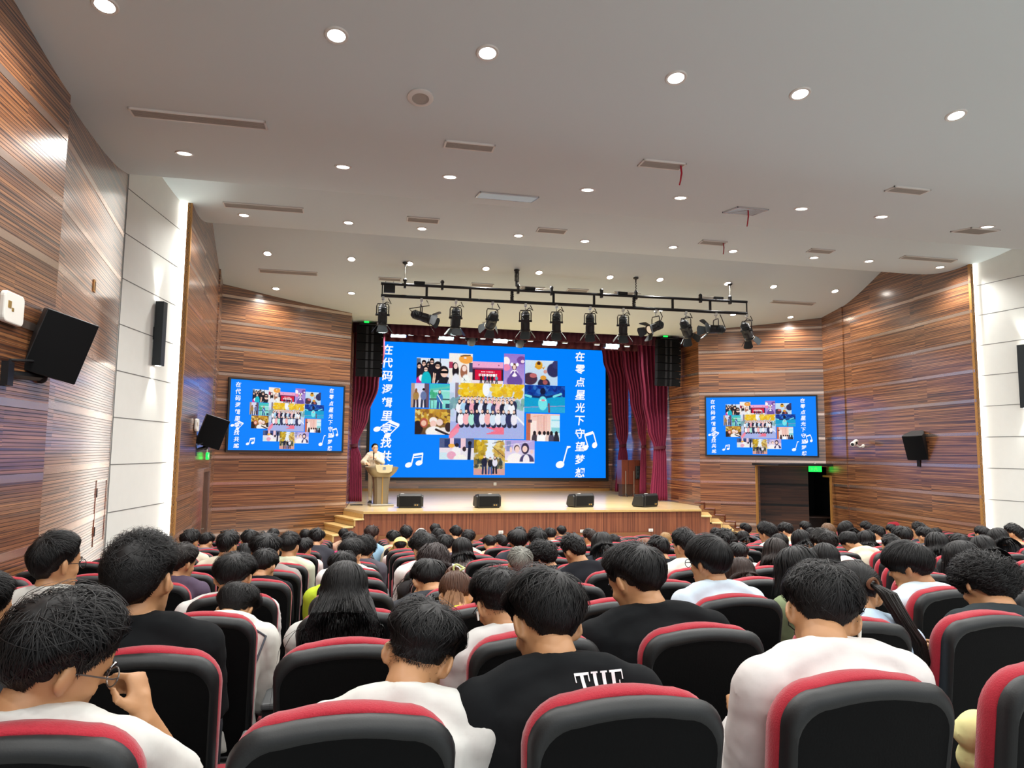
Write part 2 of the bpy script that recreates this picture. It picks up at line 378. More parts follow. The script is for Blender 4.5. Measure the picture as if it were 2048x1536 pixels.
# oak end faces and light strips where the white boards meet the front panelling
for side, pts in (('left', (WW[1], SL[0])), ('right', (mir(WW[1]), SR[0]))):
    (xa, ya), (xb, yb) = pts; y = 12.87; sgn = 1 if xb > xa else -1; e = xb - sgn * .075
    mb = MB(); mb.box(min(e, xb), max(e, xb), y - .002, y + .06, 0, 8)
    for k in range(90): mb.box(min(e, xb) + .004, max(e, xb) - .018, y - .006, y, .1 + k * .075, .1 + k * .075 + .05, 1)
    struct(mb.obj('trim_6' if side == 'left' else 'trim_7', [MT['end_wood'], MT['slat_edge']]))
    xl, xr = min(xa, e), max(xa, e)
    t = thing('light_strip', 'tall white light strip between white boards and wood panelling on the %s side' % side, 'light', ((xl + xr) / 2, y, 0), group='vertical light strips')
    mb = MB(); w = (xr - xl) / 2 - .004; mb.box(-w, w, .0, .05, -.14, 7.9); mb.obj('diffuser', MT['led'], t)
    for k in range(9): mb = MB(); mb.box(-w, w, -.003, .002, .9 + k * .78, .905 + k * .78); mb.obj('joint', MT['seam'], t)
# ---------------------------------------------------------------- ceiling lamps, vents
ORD = ['zeroth', 'first', 'second', 'third', 'fourth', 'fifth', 'sixth', 'seventh', 'eighth', 'ninth', 'tenth', 'eleventh', 'twelfth', 'thirteenth', 'fourteenth', 'fifteenth', 'sixteenth', 'seventeenth', 'eighteenth', 'nineteenth', 'twentieth', 'twenty-first', 'twenty-second', 'twenty-third', 'twenty-fourth', 'twenty-fifth', 'twenty-sixth', 'twenty-seventh', 'twenty-eighth']
lamp0 = None
def lamp(p, m, label, power=None):
    global lamp0
    R = rot(x=math.atan(m))
    if lamp0 is None:
        lamp0 = thing('downlight', label, 'ceiling light', p, group='round ceiling downlights')
        mb = MB(); mb.lathe([(.078, -.012), (.1, -.014), (.108, -.004), (.108, .01)], n=24); mb.obj('trim_ring', MT['white_metal'], lamp0, smooth=True)
        mb = MB(); mb.lathe([(.001, -.006), (.05, -.006), (.08, -.005)], n=24); mb.obj('diffuser', MT['lamp'], lamp0)
        t = lamp0; t['label'] = label
    else: t = dup(lamp0, p, label=label)
    t.location = p; t.rotation_euler = R.to_euler()
    ld = bpy.data.lights.new('downlight_beam', 'SPOT'); ld.energy = power or LAMP_W; ld.spot_size = math.radians(150); ld.spot_blend = .7; ld.shadow_soft_size = .08; ld.color = (1, .98, .945)
    lo = bpy.data.objects.new('downlight_beam', ld); C.objects.link(lo); lo.location = p + V((0, 0, -.05))
LAMPS = [(0, [(210, 10), (673, 70), (975, 105), (1352, 155), (1600, 187), (1912, 230)]),
    (0, [(369, 306), (686, 333), (900, 353), (1175, 379), (1361, 395), (1603, 417), (1763, 433), (1975, 453)]),
    (1, [(488, 430), (697, 445), (844, 457), (1037, 471), (1170, 482), (1346, 494), (1466, 502), (1628, 515), (1738, 522), (1880, 534)]),
    (2, [(535, 507), (703, 518), (819, 527), (972, 537), (1078, 545), (1220, 554), (1320, 559), (1455, 567), (1547, 573), (1670, 582)]),
    (2, [(552, 577), (703, 586), (808, 592), (945, 600), (1042, 605), (1190, 612), (1323, 620), (1372, 622), (1466, 629), (1581, 634)])]
for ri, (bay, pts) in enumerate(LAMPS):
    for i, (x, y) in enumerate(pts):
        p, m = onceil(x, y, bay)
        lamp(p, m, 'round ceiling downlight, %s from left in the %s lamp row from the camera' % (ORD[i+1], ORD[ri+1]))
def ceil_z(y):
    for s in SECT:
        for (a, za), (b, zb) in zip(s, s[1:]):
            if a <= y <= b: return za + (zb - za) * (y - a) / (b - a)
for y, xs in ((6.14, (8.05, 9.4, 11.3)), (8.9, (10.9, 12.6)), (3.2, (-1.6, 1.0, 4.2, 7.4, 10.6)), (.4, (-1.6, 1.0, 4.2, 7.4, 10.6)), (-2.4, (-1.6, 1.0, 4.2, 7.4, 10.6))):  # unseen lamps beside and behind the view, added to light the near rows
    for x in xs: lamp(V((x, y, ceil_z(y) - .02)), 0, 'unseen round ceiling downlight added to light the hall')
VENTS = [(0, [(255, 214), (532, 241), (535, 256), (268, 232)], 'long grey air vent near left wall in the nearest ceiling bay'),
    (0, [(890, 280), (991, 288), (986, 303), (887, 292)], 'short white-framed air vent in the nearest ceiling bay, left of centre'),
    (0, [(1287, 318), (1377, 325), (1356, 339), (1275, 330)], 'grey air vent with red ribbon, nearest bay, right of centre'),
    (0, [(1790, 371), (1861, 378), (1842, 388), (1767, 381)], 'grey air vent in the nearest ceiling bay, upper right'),
    (0, [(961, 382), (1077, 393), (1064, 404), (950, 393)], 'shiny mirrored air vent at the lip of the nearest ceiling bay'),
    (0, [(1475, 412), (1535, 418), (1508, 429), (1445, 424)], 'shiny slatted vent with red ribbon at lip of the nearest bay'),
    (0, [(1945, 454), (1995, 459), (1962, 468), (1900, 462)], 'slatted air vent beside the rightmost lamp of the nearest bay'),
    (1, [(446, 403), (607, 415), (608, 425), (449, 413)], 'long grey air vent at left of the second ceiling bay'),
    (1, [(814, 432), (879, 437), (877, 447), (814, 441)], 'small framed vent, second from left in the second ceiling bay'),
    (1, [(1078, 454), (1135, 459), (1128, 468), (1072, 462)], 'small framed vent, third from left in the second ceiling bay'),
    (1, [(1405, 479), (1456, 483), (1445, 491), (1397, 486)], 'small vent with red ribbon, fourth in the second ceiling bay'),
    (1, [(1622, 496), (1672, 500), (1657, 507), (1613, 503)], 'small vent, fifth from left in the second ceiling bay'),
    (1, [(1808, 510), (1914, 518), (1905, 524), (1798, 517)], 'long grey vent at right of the second ceiling bay'),
    (2, [(517, 538), (636, 543), (634, 550), (520, 545)], 'long grey vent at left of the third ceiling bay'),
    (2, [(757, 553), (803, 557), (801, 562), (757, 559)], 'small vent above the left end of the lighting truss'),
    (2, [(943, 565), (988, 569), (985, 574), (942, 570)], 'small vent above the truss, left of the coiled cable'),
    (2, [(1043, 571), (1090, 575), (1086, 580), (1040, 577)], 'small vent above the truss, right of the coiled cable'),
    (2, [(1136, 576), (1178, 579), (1173, 585), (1133, 582)], 'small vent above the truss near its middle'),
    (2, [(1229, 582), (1270, 585), (1263, 590), (1225, 588)], 'small vent above the truss by the hanging chain'),
    (2, [(1396, 593), (1440, 597), (1436, 602), (1393, 599)], 'small vent above the right end of the truss'),
    (2, [(1545, 600), (1630, 605), (1627, 610), (1540, 606)], 'long grey vent at right of the third ceiling bay')]
for i, (bay, q, lab) in enumerate(VENTS):
    ps = [onceil(*p, bay) for p in q]; m = sum(p[1] for p in ps) / 4
    x0 = (ps[0][0].x + ps[3][0].x) / 2; x1 = (ps[1][0].x + ps[2][0].x) / 2; y0 = (ps[2][0].y + ps[3][0].y) / 2; y1 = (ps[0][0].y + ps[1][0].y) / 2
    c = sum((p[0] for p in ps), V()) / 4; w = abs(x1 - x0) / 2; d = max(abs(y1 - y0) / 2, .09); d = min(d, .26)
    t = thing('ceiling_vent', lab, 'air vent', (c.x, c.y, c.z - .008)); t.rotation_euler = (math.atan(m), 0, 0); t['group'] = 'ceiling air vents'
    mb = MB(); e = .02
    for b in ((-w, w, -d, -d + e), (-w, w, d - e, d), (-w, -w + e, -d, d), (w - e, w, -d, d)): mb.box(b[0], b[1], b[2], b[3], -.012, .012)
    mb.obj('frame', MT['chrome' if 'shiny' in lab else 'white_metal'], t)
    mb = MB(); mb.box(-w + e, w - e, -d + e, d - e, -.008, .01, 0); n = max(3, int(2 * d / .03))
    for k in range(n):
        y = -d + e + (2 * d - 2 * e) * (k + .5) / n; mb.obox((0, y, -.009), (2 * w - 2 * e, .014, .003), rot(x=.2), 1)
    mb.obj('grille', [MT['grille'], MT['chrome'] if 'shiny' in lab else MT['grille']], t)
    if 'ribbon' in lab:
        tx = (x1 - c.x) * .8 * (1 if i == 2 else -.1 if i == 5 else .9)
        mb = MB(); mb.tube([(tx, -d * .5, -.01), (tx + .01, -d * .5, -.1), (tx - .01, -d * .6, -.2), (tx - .03, -d * .7, -.26)], [.012, .012, .01, .008], 4, sq=.2); mb.obj('ribbon', MT['red_cloth'], t)
p, m = onceil(841, 194, 0)
t = thing('ceiling_speaker', 'round white ceiling loudspeaker above the hall centre', 'loudspeaker', p + V((0, 0, -.01))); t.rotation_euler = (math.atan(m), 0, 0)
mb = MB(); mb.lathe([(.085, -.012), (.115, -.014), (.13, -.004), (.13, .01)], n=28); mb.obj('rim', MT['white_metal'], t, smooth=True)
mb = MB(); mb.lathe([(.001, -.004), (.06, -.004), (.088, -.008)], n=28); mb.obj('grille', MT['grille'], t)
# ---------------------------------------------------------------- fixtures on the side walls
def sconce(px_top, px_bot, A, B, lab):
    a, b = atline(*px_top, A, B), atline(*px_bot, A, B); h = a.z - b.z
    tdir = (V((*B, 0)) - V((*A, 0))).normalized(); n = V((-tdir.y, tdir.x, 0))
    if n.x * (XC - a.x) < 0: n = -n
    R = basis(n)
    t = thing('wall_sconce', lab, 'wall light', (a + b) / 2); t.rotation_euler = R.to_euler(); t['group'] = 'up-and-down wall lights'
    mb = MB(); mb.box(-.075, .075, .02, .15, -h/2, h/2); mb.obj('housing', MT['charcoal'], t, bevel=.004)
    mb = MB(); mb.box(-.05, .05, 0, .03, -.1, .1); mb.obj('mounting_plate', MT['black_metal'], t)
    for s in (1, -1):
        mb = MB(); mb.lathe([(.001, 0), (.045, 0)], (0, .085, s * (h/2 + .002)), n=20); mb.obj('lens', MT['lamp'], t)
        ld = bpy.data.lights.new('sconce_beam', 'SPOT'); ld.energy = 40; ld.spot_size = math.radians(62); ld.spot_blend = .75; ld.shadow_soft_size = .02; ld.color = (.97, 1, .93)
        lo = bpy.data.objects.new('sconce_beam', ld); C.objects.link(lo); lo.location = (a + b) / 2 + n * .085 + V((0, 0, s * (h/2 + .02)))
        lo.rotation_euler = (0, 0, 0) if s < 0 else (PI, 0, 0)
    return t
sconce((311, 603), (307, 732), WW[0], WW[1], 'tall dark wall light washing the white boards at left')
sconce((2052, 690), (2056, 816), mir(WW[0]), mir(WW[1]), 'dark wall light on the white boards at the right picture edge')
def wall_speaker(c, n, w, h, d, wallp, lab, roll=0, up=(0, 0, 1)):
    R = frame(n, up) @ rot(y=roll)
    t = thing('wall_speaker', lab, 'loudspeaker', c); t.rotation_euler = R.to_euler(); t['group'] = 'black wall loudspeakers'
    Ri = R.transposed(); wp = Ri @ (V(wallp) - V(c))
    mb = MB(); poly = [(-w/2, 0), (w/2, 0), (w/2, -d * .35), (w * .3, -d), (-w * .3, -d), (-w/2, -d * .35)]
    mb.prism(poly, lambda u, v, z: V((u, v, z)), -h/2, h/2); mb.obj('cabinet', MT['black'], t, bevel=.012)
    mb = MB(); k = 9
    mb.rings([[((i / (k-1) - .5) * w * .97, .004 + .035 * (1 - (2 * i / (k-1) - 1) ** 2), z * h * .485) for i in range(k)] + [((i / (k-1) - .5) * w * .97, .0, z * h * .485) for i in range(k)][::-1] for z in (-1, 1)])
    mb.obj('grille', MT['black_matt'], t, smooth=True)
    mb = MB(); mb.box(-.022, .022, .028, .034, -.018, .018); b = mb.obj('badge', MT['silver'], t, loc=(w * .12, 0, -h * .42))
    mb = MB(); q = V((0, -d * .6, -h * .5 - .03)); mid = q * .4 + wp * .6
    mb.tube([(0, -d * .6, -h * .48), q, mid, wp], [.03, .035, .035, .03], 8); mb.ell(q, (.055, .055, .055)); mb.obox(wp, (.1, .1, .2), R.transposed() @ M.Identity(3)); mb.obj('bracket', MT['black_metal'], t, smooth=True)
    mb = MB(); s0 = V((-w * .2, -d * .9, -h * .3)); mb.tube([s0, s0 * .6 + wp * .4 + V((0, 0, .06)), wp + V((0, 0, .12)), wp + V((0, 0, .03))], .012, 6); mb.obj('cable', MT['black'], t, smooth=True)
    return t
wall_speaker((-2.635, 7.02, 3.494), (.571, -.797, -.195), .44, .58, .34, (-2.87, 6.55, 3.2), 'large black loudspeaker on the near left wood panelling', up=(.304, -.014, .952))
wall_speaker((-2.86, 15.17, 2.93), (.30, -.95, -.1), .47, .62, .36, (-3.14, 14.85, 2.55), 'black loudspeaker on the wood wall left of the left display', up=(.247, .17, .954))
wall_speaker((13.0, 14.6, 2.80), (-.836, -.406, -.369), .47, .62, .36, (13.27, 14.75, 2.45), 'black loudspeaker on the right wood panelling', up=(-.347, -.13, .929))
def access_point(px, A, B, w, h, lab, box=False):
    p = atline(*px, A, B); d = (V((*B, 0)) - V((*A, 0))).normalized(); n = V((-d.y, d.x, 0)); n = n if n.x * (XC - p.x) > 0 else -n
    t = thing('wireless_access_point', lab, 'wifi box', p); t.rotation_euler = basis(n).to_euler(); t['group'] = 'white wifi boxes'
    mb = MB(); r = .05; pts = []
    for sx, sz, a0 in ((1, 1, 0), (-1, 1, 90), (-1, -1, 180), (1, -1, 270)):
        for k in range(5):
            a = math.radians(a0 + k * 22.5); pts.append((sx * (w/2 - r) + r * math.cos(a), sz * (h/2 - r) + r * math.sin(a)))
    mb.prism(pts, lambda u, v, q: V((u, q, v)), .01, .055); mb.obj('housing', MT['white_pl'], t, bevel=.012)
    mb = MB(); mb.box(w*.18, w*.34, .054, .0575, -.01, .05); mb.box(w*.05, w*.15, .054, .0575, -.03, .0); mb.obj('sticker', MT['gold'], t)
    mb = MB(); mb.box(-w*.25, w*.25, -.0, .012, -h*.25, h*.25); mb.obj('bracket', MT['white_metal'], t)
access_point((15, 617), P1[0], P1[1], .34, .26, 'white wifi box at left edge beside the large loudspeaker')
access_point((390, 850), SL[0], SL[1], .3, .24, 'small white wifi box on the left wall behind a loudspeaker')
# flush service hatch and cable outlet on the left panelling
A, B = P2
q = [atline(*p, A, B) for p in ((193, 962), (214, 957), (206, 1078), (183, 1096))]
d = (V((*B, 0)) - V((*A, 0))).normalized(); n = V((d.y, -d.x, 0)); R = basis(n)
c = sum(q, V()) / 4; w = (q[1] - q[0]).length / 2; h = (q[0].z - q[3].z) / 2
t = thing('hatch_door', 'flush wooden hatch in the left panelling next to the white boards', 'hatch', c + n * .004); t.rotation_euler = R.to_euler()
mb = MB(); e = .02
for b in ((-w, w, -h, -h + e), (-w, w, h - e, h), (-w, -w + e, -h, h), (w - e, w, -h, h)): mb.box(b[0], b[1], -.004, .005, b[2], b[3])
mb.obj('frame', MT['inlay'], t)
for s in (.62, -.55):
    mb = MB(); mb.box(w - .03, w - .015, 0, .014, h * s - .06, h * s + .06); mb.obj('hinge', MT['black_metal'], t)
p = atline(188, 572, A, B)
t = thing('cable_outlet', 'small slotted outlet high on the left wood panelling', 'outlet', p); t.rotation_euler = R.to_euler()
mb = MB(); mb.box(-.05, .05, 0, .012, -.075, .075); mb.obj('plate', MT['end_wood'], t, bevel=.004)
mb = MB(); mb.box(-.018, .018, .01, .0135, -.05, .05); mb.obj('slot', MT['black'], t)
# side door at the left front
A, B = SL[2], SL[3]
l, r_, tp = atline(399, 1000, A, B), atline(412, 1000, A, B), atline(404, 936, A, B)
d = (V((*B, 0)) - V((*A, 0))).normalized(); n = V((d.y, -d.x, 0)); R = basis(n)
w = (V((r_.x, r_.y, 0)) - V((l.x, l.y, 0))).length
o = bpy.data.objects.new('door_1', None); C.objects.link(o); o.location = (r_.x, r_.y, FL0); o.rotation_euler = R.to_euler(); struct(o)
mb = MB(); mb.box(0, w, -.02, .03, 0, tp.z); mb.obj('door_leaf', MT['dark_wood'], o)
mb = MB(); mb.box(-.07, 0, -.02, .06, 0, tp.z + .07); mb.box(w, w + .07, -.02, .06, 0, tp.z + .07); mb.box(0, w, -.02, .06, tp.z, tp.z + .07); mb.obj('door_frame', MT['inlay'], o)
mb = MB(); mb.cyl((w - .1, .03, 1.0), (w - .1, .08, 1.0), .012); mb.cyl((w - .1, .08, 1.0), (w - .22, .08, 1.0), .01); mb.obj('door_handle', MT['silver'], o)
def exit_sign(p, R, lab, w=.36, h=.17, back=.04):
    t = thing('exit_sign', lab, 'exit sign', p); t.rotation_euler = R.to_euler(); t['group'] = 'green exit signs'
    mb = MB(); mb.box(-w/2, w/2, -back, 0, -h/2, h/2); mb.obj('housing', MT['green'], t, bevel=.006)
    mb = MB()                                          # running figure and arrow
    s = h / .17; mb.ell((-.02*s, .002, .055*s), (.014*s, .003, .014*s), nu=8, nv=6)
    for a, b in (((-.02, .04), (-.025, -.005)), ((-.025, -.005), (.02, -.03)), ((.02, -.03), (.015, -.06)), ((-.025, -.005), (-.05, -.035)), ((-.05, -.035), (-.075, -.035)), ((-.02, .03), (.02, .015)), ((-.02, .03), (-.06, .01))):
        mb.tube([(a[0]*s, .002, a[1]*s), (b[0]*s, .002, b[1]*s)], .006*s, 5)
    for a, b in (((.05, 0), (.13, 0)), ((.13, 0), (.1, .03)), ((.13, 0), (.1, -.03))): mb.tube([(a[0]*s, .002, a[1]*s), (b[0]*s, .002, b[1]*s)], .006*s, 5)
    mb.obj('pictogram', MT['white_pl'], t)
    mb = MB(); mb.box(-.012, .012, -back, -back + .02, h/2, h/2 + .12); mb.obj('hanger', MT['white_metal'], t)
    return t
p = atline(407, 912, SL[2], SL[3]); exit_sign(p + n * .1, basis(n), 'small green exit sign above the left side door', .3, .15)
p = atline(1630, 938, TVR[0], TVR[1]); td = (V((*TVR[1], 0)) - V((*TVR[0], 0))).normalized(); tn = V((-td.y, td.x, 0)); tn = tn if tn.y < 0 else -tn
exit_sign(V((p.x, p.y, p.z)) + tn * .05, basis(tn), 'green exit sign over the dark doorway at right', .36, .17)
# bullet camera on the right wall
p = atline(1727, 889, SR[2], SR[3])
t = thing('security_camera', 'white bullet security camera on the right wood wall', 'camera', p)
c0 = p + V((-.32, -.05, .04)); a = V((-.8, -.55, -.28)).normalized()
mb = MB(); mb.cyl(c0 - a * .16, c0 + a * .15, .06, .065, 18); mb.cyl(c0 + a * .15, c0 + a * .17, .065, .05, 18)
for o_ in [mb]: o_.v = [tuple(V(q) - p) for q in o_.v]
mb.obj('housing', MT['white_pl'], t, smooth=True)
mb = MB(); mb.cyl(c0 + a * .168 - p, c0 + a * .174 - p, .042, .04, 16); mb.obj('lens', MT['black'], t)
mb = MB(); u_ = V((0, 0, 1)).cross(a).normalized(); mb.obox(c0 + a * .02 + u_ * .06 - p, (.02, .1, .06), frame(a)); mb.obox(c0 + a * .02 - V((0, .06, 0)) - p, (.1, .02, .06), rot()); mb.obj('side_label', MT['black'], t)
mb = MB(); mb.tube([c0 - a * .1 - V((0, 0, .05)) - p, V((-.14, -.01, -.07)), V((-.04, 0, -.05)), V((0, 0, -.04))], [.022, .02, .022, .024], 8); mb.obj('arm', MT['white_pl'], t, smooth=True)
mb = MB(); mb.cyl((-.002, 0, -.04), (-.03, 0, -.04), .05, .045, 16); mb.obj('base_plate', MT['white_pl'], t)
# ---------------------------------------------------------------- stage
FL, FR = atZ(727.5, 1023.3, STZ), atZ(1402, 1018.5, STZ); BL_, BR_ = atZ(687, 1016, STZ), V((10.33, 20.49, STZ))
poly = [(FL.x, FL.y), (FR.x, FR.y), (BR_.x, BR_.y), (10.38, 20.5), (10.27, 22.9), (10.55, BACKY), (.1, BACKY), (-.21, 22.9), (-.29, 20.5), (BL_.x, BL_.y)]
mb = MB(); nP = len(poly)
mb.add([(x, y, STZ) for x, y in poly] + [(x, y, STZ - .06) for x, y in poly], [tuple(range(nP)), tuple(range(nP, 2*nP))[::-1]] + [(i, (i+1) % nP, nP + (i+1) % nP, nP + i) for i in range(nP)], 0,
       [[p for p in poly], [p for p in poly][::-1]] + [[poly[i], poly[(i+1) % nP], poly[(i+1) % nP], poly[i]] for i in range(nP)])
t = thing('stage', 'raised stage with pale wooden floor and red-brown boarded front', 'stage', (0, 0, 0))
mb.obj('stage_floor', MT['stage_floor'], t)
mb = MB(); wall_seg(mb, (FL.x + .03, FL.y + .05), (FR.x - .03, FR.y + .05), 0, STZ - .06, .06)
wall_seg(mb, (FL.x + .04, FL.y + .06), (BL_.x + .04, BL_.y), 0, STZ - .06, .06); wall_seg(mb, (FR.x - .04, FR.y + .06), (BR_.x - .04, BR_.y), 0, STZ - .06, .06)
mb.obj('front_boarding', MT['stage_front'], t)
mb = MB(); dF = FR - FL; mb.obox((FL + FR) / 2 + V((0, -.006, -.03)), (dF.length + .02, .03, .062), frame((-dF.y, dF.x, 0))); mb.obj('nosing', MT['step_wood'], t, bevel=.006)
for i, (x0, x1) in enumerate([(757, 818), (853, 967), (1008, 1190), (1197, 1300), (1333, 1385)]):
    a, b = atY(x0, 1060, FL.y + .04), atY(x1, 1060, FL.y + .04)
    mb = MB(); mb.box(a.x, b.x, FL.y + .0, FL.y + .04, .12, .36); mb.obj('access_panel', MT['mdf'], t)
for x in (844, 1002, 1165, 1302):
    a = atY(x, 1057, FL.y)
    s = thing('floor_socket', 'white power socket on stage front, %s from left' % ORD[[844, 1002, 1165, 1302].index(x) + 1], 'socket', (a.x, FL.y + .02, .42), group='sockets on the stage front')
    mb = MB(); mb.box(-.065, .065, -.02, .01, -.04, .04); mb.obj('plate', MT['white_pl'], s, bevel=.005)
    mb = MB(); mb.box(-.03, -.01, -.024, -.02, -.015, .015); mb.box(.01, .03, -.024, -.02, -.015, .015); mb.obj('outlet', MT['grille'], s)
p = atY(990, 968, BACKY - .02); s = thing('wall_socket', 'white socket low on the wall under the big screen', 'socket', p)
mb = MB(); mb.box(-.06, .06, -.015, .01, -.06, .06); mb.obj('plate', MT['white_pl'], s, bevel=.005)
mb = MB(); mb.box(-.025, .025, -.018, -.014, -.012, .012); mb.obj('outlet', MT['grille'], s)
# steps down along the angled walls
def stairs(c0, c1, out, lab):                                     # c0 front corner, c1 wall corner of the stage edge; out: horizontal run direction
    t = thing('stage_steps', lab, 'stairs', (c0.x, c0.y, 0)); o3 = V((c0.x, c0.y, 0)); out = V(out).normalized(); run, n = .30, 6; rise = (STZ - FL0) / 6
    e = V((c1.x - c0.x, c1.y - c0.y, 0))
    for k in range(1, n):
        z = STZ - rise * k; a = out * (run * (k - 1)) if k else V(); b = out * run * k
        mb = MB(); pts = [a, a + e, b + e, b]
        mb.add([p + V((0, 0, z)) for p in pts] + [p + V((0, 0, z - .045)) for p in pts], [(0, 1, 2, 3), (7, 6, 5, 4), (0, 4, 5, 1), (1, 5, 6, 2), (2, 6, 7, 3), (3, 7, 4, 0)]); mb.obj('tread', MT['step_wood'], t)
        mb = MB(); w_ = out * .02
        mb.add([p + V((0, 0, q)) for q in (z - .045, z - rise) for p in (b - w_, b - w_ + e, b - w_ * 2 + e, b - w_ * 2)], [(0, 1, 2, 3), (7, 6, 5, 4), (0, 4, 5, 1), (1, 5, 6, 2), (2, 6, 7, 3), (3, 7, 4, 0)]); mb.obj('riser', MT['step_wood'], t)
    mb = MB(); w_ = out * .02
    mb.add([p + V((0, 0, q)) for q in (STZ - .06, STZ - rise) for p in (w_ * .2, w_ * .2 + e, w_ * 1.2 + e, w_ * 1.2)], [(0, 1, 2, 3), (7, 6, 5, 4), (0, 4, 5, 1), (1, 5, 6, 2), (2, 6, 7, 3), (3, 7, 4, 0)]); mb.obj('riser', MT['step_wood'], t)
    mb = MB(); en = e.normalized() * .02                            # boarded side under the treads
    prof = [(0, 0)] + [q for k in range(1, n) for q in ((run * (k - 1), STZ - rise * k - .046), (run * k - .045, STZ - rise * k - .046))] + [(run * (n - 1) - .045, FL0)]
    prof = [(0, FL0), (0, STZ - rise - .046)] + [q for k in range(1, n) for q in ((run * k - .05, STZ - rise * k - .046), (run * k - .05, max(STZ - rise * (k + 1) - .046, FL0)))]
    vs = [out * u + en + V((0, 0, v)) for u, v in prof] + [out * u + en * 2 + V((0, 0, v)) for u, v in prof]; m_ = len(prof)
    mb.add(vs, [tuple(range(m_)), tuple(range(m_, 2*m_))[::-1]] + [(i, (i+1) % m_, m_ + (i+1) % m_, m_ + i) for i in range(m_)], 0, [[prof[i] for i in range(m_)], [prof[i] for i in range(m_)][::-1]] + [[prof[i], prof[(i+1) % m_]] * 2 for i in range(m_)])
    mb.obj('side_boarding', MT['stage_front'], t)
    mb = MB()                                                       # wooden edging strip on the outer side
    for k in range(1, n):
        z = STZ - rise * k; mb.tube([out * (run * (k-1) + .0) - en * .3 + V((0, 0, z - .02)), out * (run * k) - en * .3 + V((0, 0, z - .02))], .028, 4); mb.tube([out * (run * k - .03) - en * .3 + V((0, 0, z)), out * (run * k - .03) - en * .3 + V((0, 0, z - rise))], .028, 4)
    mb.obj('edging', MT['step_wood'], t)
    mb = MB()                                                       # stepped skirting on the wall side
    for k in range(0, n):
        z = STZ - rise * k + .1; a = e + out * (run * (k - .35)); mb.tube([a + V((0, 0, z)), a + out * run + V((0, 0, z)), a + out * run + V((0, 0, z - rise))], .035, 4)
    mb.obj('skirting', MT['red_wood'], t)
    return t
dl = V((TVL[0][0] - TVL[1][0], TVL[0][1] - TVL[1][1], 0)); dr = V((TVR[0][0] - TVR[1][0], TVR[0][1] - TVR[1][1], 0))
stairs(FL, BL_, dl, 'pale wooden steps at the left end of the stage')
stairs(FR, BR_, dr, 'pale wooden steps at the right end of the stage')
# ---------------------------------------------------------------- lectern, monitors, cables
def lectern(loc):
    t = thing('lectern', 'metal lectern with cream front panel and wide tray on stage', 'lectern', loc, .18)
    mb = MB(); mb.box(-.34, .34, -.24, .24, 0, .06); mb.obj('base', MT['silver'], t, bevel=.015)
    mb = MB(); K = [(.06, .2, .16), (.3, .2, .155), (.6, .215, .16), (.86, .245, .18)]
    mb.rings([[(sx * a * q, sy * b * w, z) for sx, sy, q, w in ((-1, -1, .7, 1), (1, -1, .7, 1), (1, -1, 1, .5), (1, 1, 1, .8), (-1, 1, 1, .8), (-1, -1, 1, .5))] for z, a, b in K]); mb.obj('column', MT['champagne'], t)
    mb = MB(); mb.box(-.012, .012, -.186, -.15, .06, .86); mb.obj('trim_strip', MT['gold'], t)
    def bowl(z): return z
    K = [(.84, .26, .2), (.88, .31, .23), (.98, .41, .29), (1.09, .47, .33), (1.12, .475, .335)]
    mb = MB(); mb.rings([[(a * math.copysign(abs(math.cos(u)) ** .6, math.cos(u)), b * math.copysign(abs(math.sin(u)) ** .7, math.sin(u)) - .02, z + .1 * max(0, math.sin(u)) * (z - .8)) for u in [2 * PI * i / 28 for i in range(28)]] for z, a, b in K]); mb.obj('tray', MT['champagne'], t, smooth=True)
    mb = MB(); mb.prism([(-.26, 1.19), (.26, 1.19), (.22, 1.0), (.14, .96), (-.14, .96), (-.22, 1.0)], lambda u, v, q: V((u, q - (v - .96) * -.12, v)), -.375, -.33); mb.obj('front_panel', mat('cream_panel', '#a69a7a', .5), t, bevel=.01)
    mb = MB(); r = .035
    for a, b in (((-r, -r), (r, -r)), ((r, -r), (r, r)), ((r, r), (-r, r)), ((-r, r), (-r, -r)), ((-r * .5, 0), (r * .5, 0)), ((0, -r * .5), (0, r * .5))): mb.tube([(a[0], -.366, 1.085 + a[1]), (b[0], -.366, 1.085 + b[1])], .006, 5)
    mb.obj('emblem', mat('blue_emblem', '#3f6f9a', .4), t)
    mb = MB(); mb.tube([(.1, -.1, 1.12), (.1, -.12, 1.35), (.09, -.02, 1.5)], .007, 6); mb.ell((.09, 0, 1.51), (.012, .03, .012)); mb.obj('gooseneck_microphone', MT['black'], t, smooth=True)
    return t
lectern((.68, 21.25, STZ))
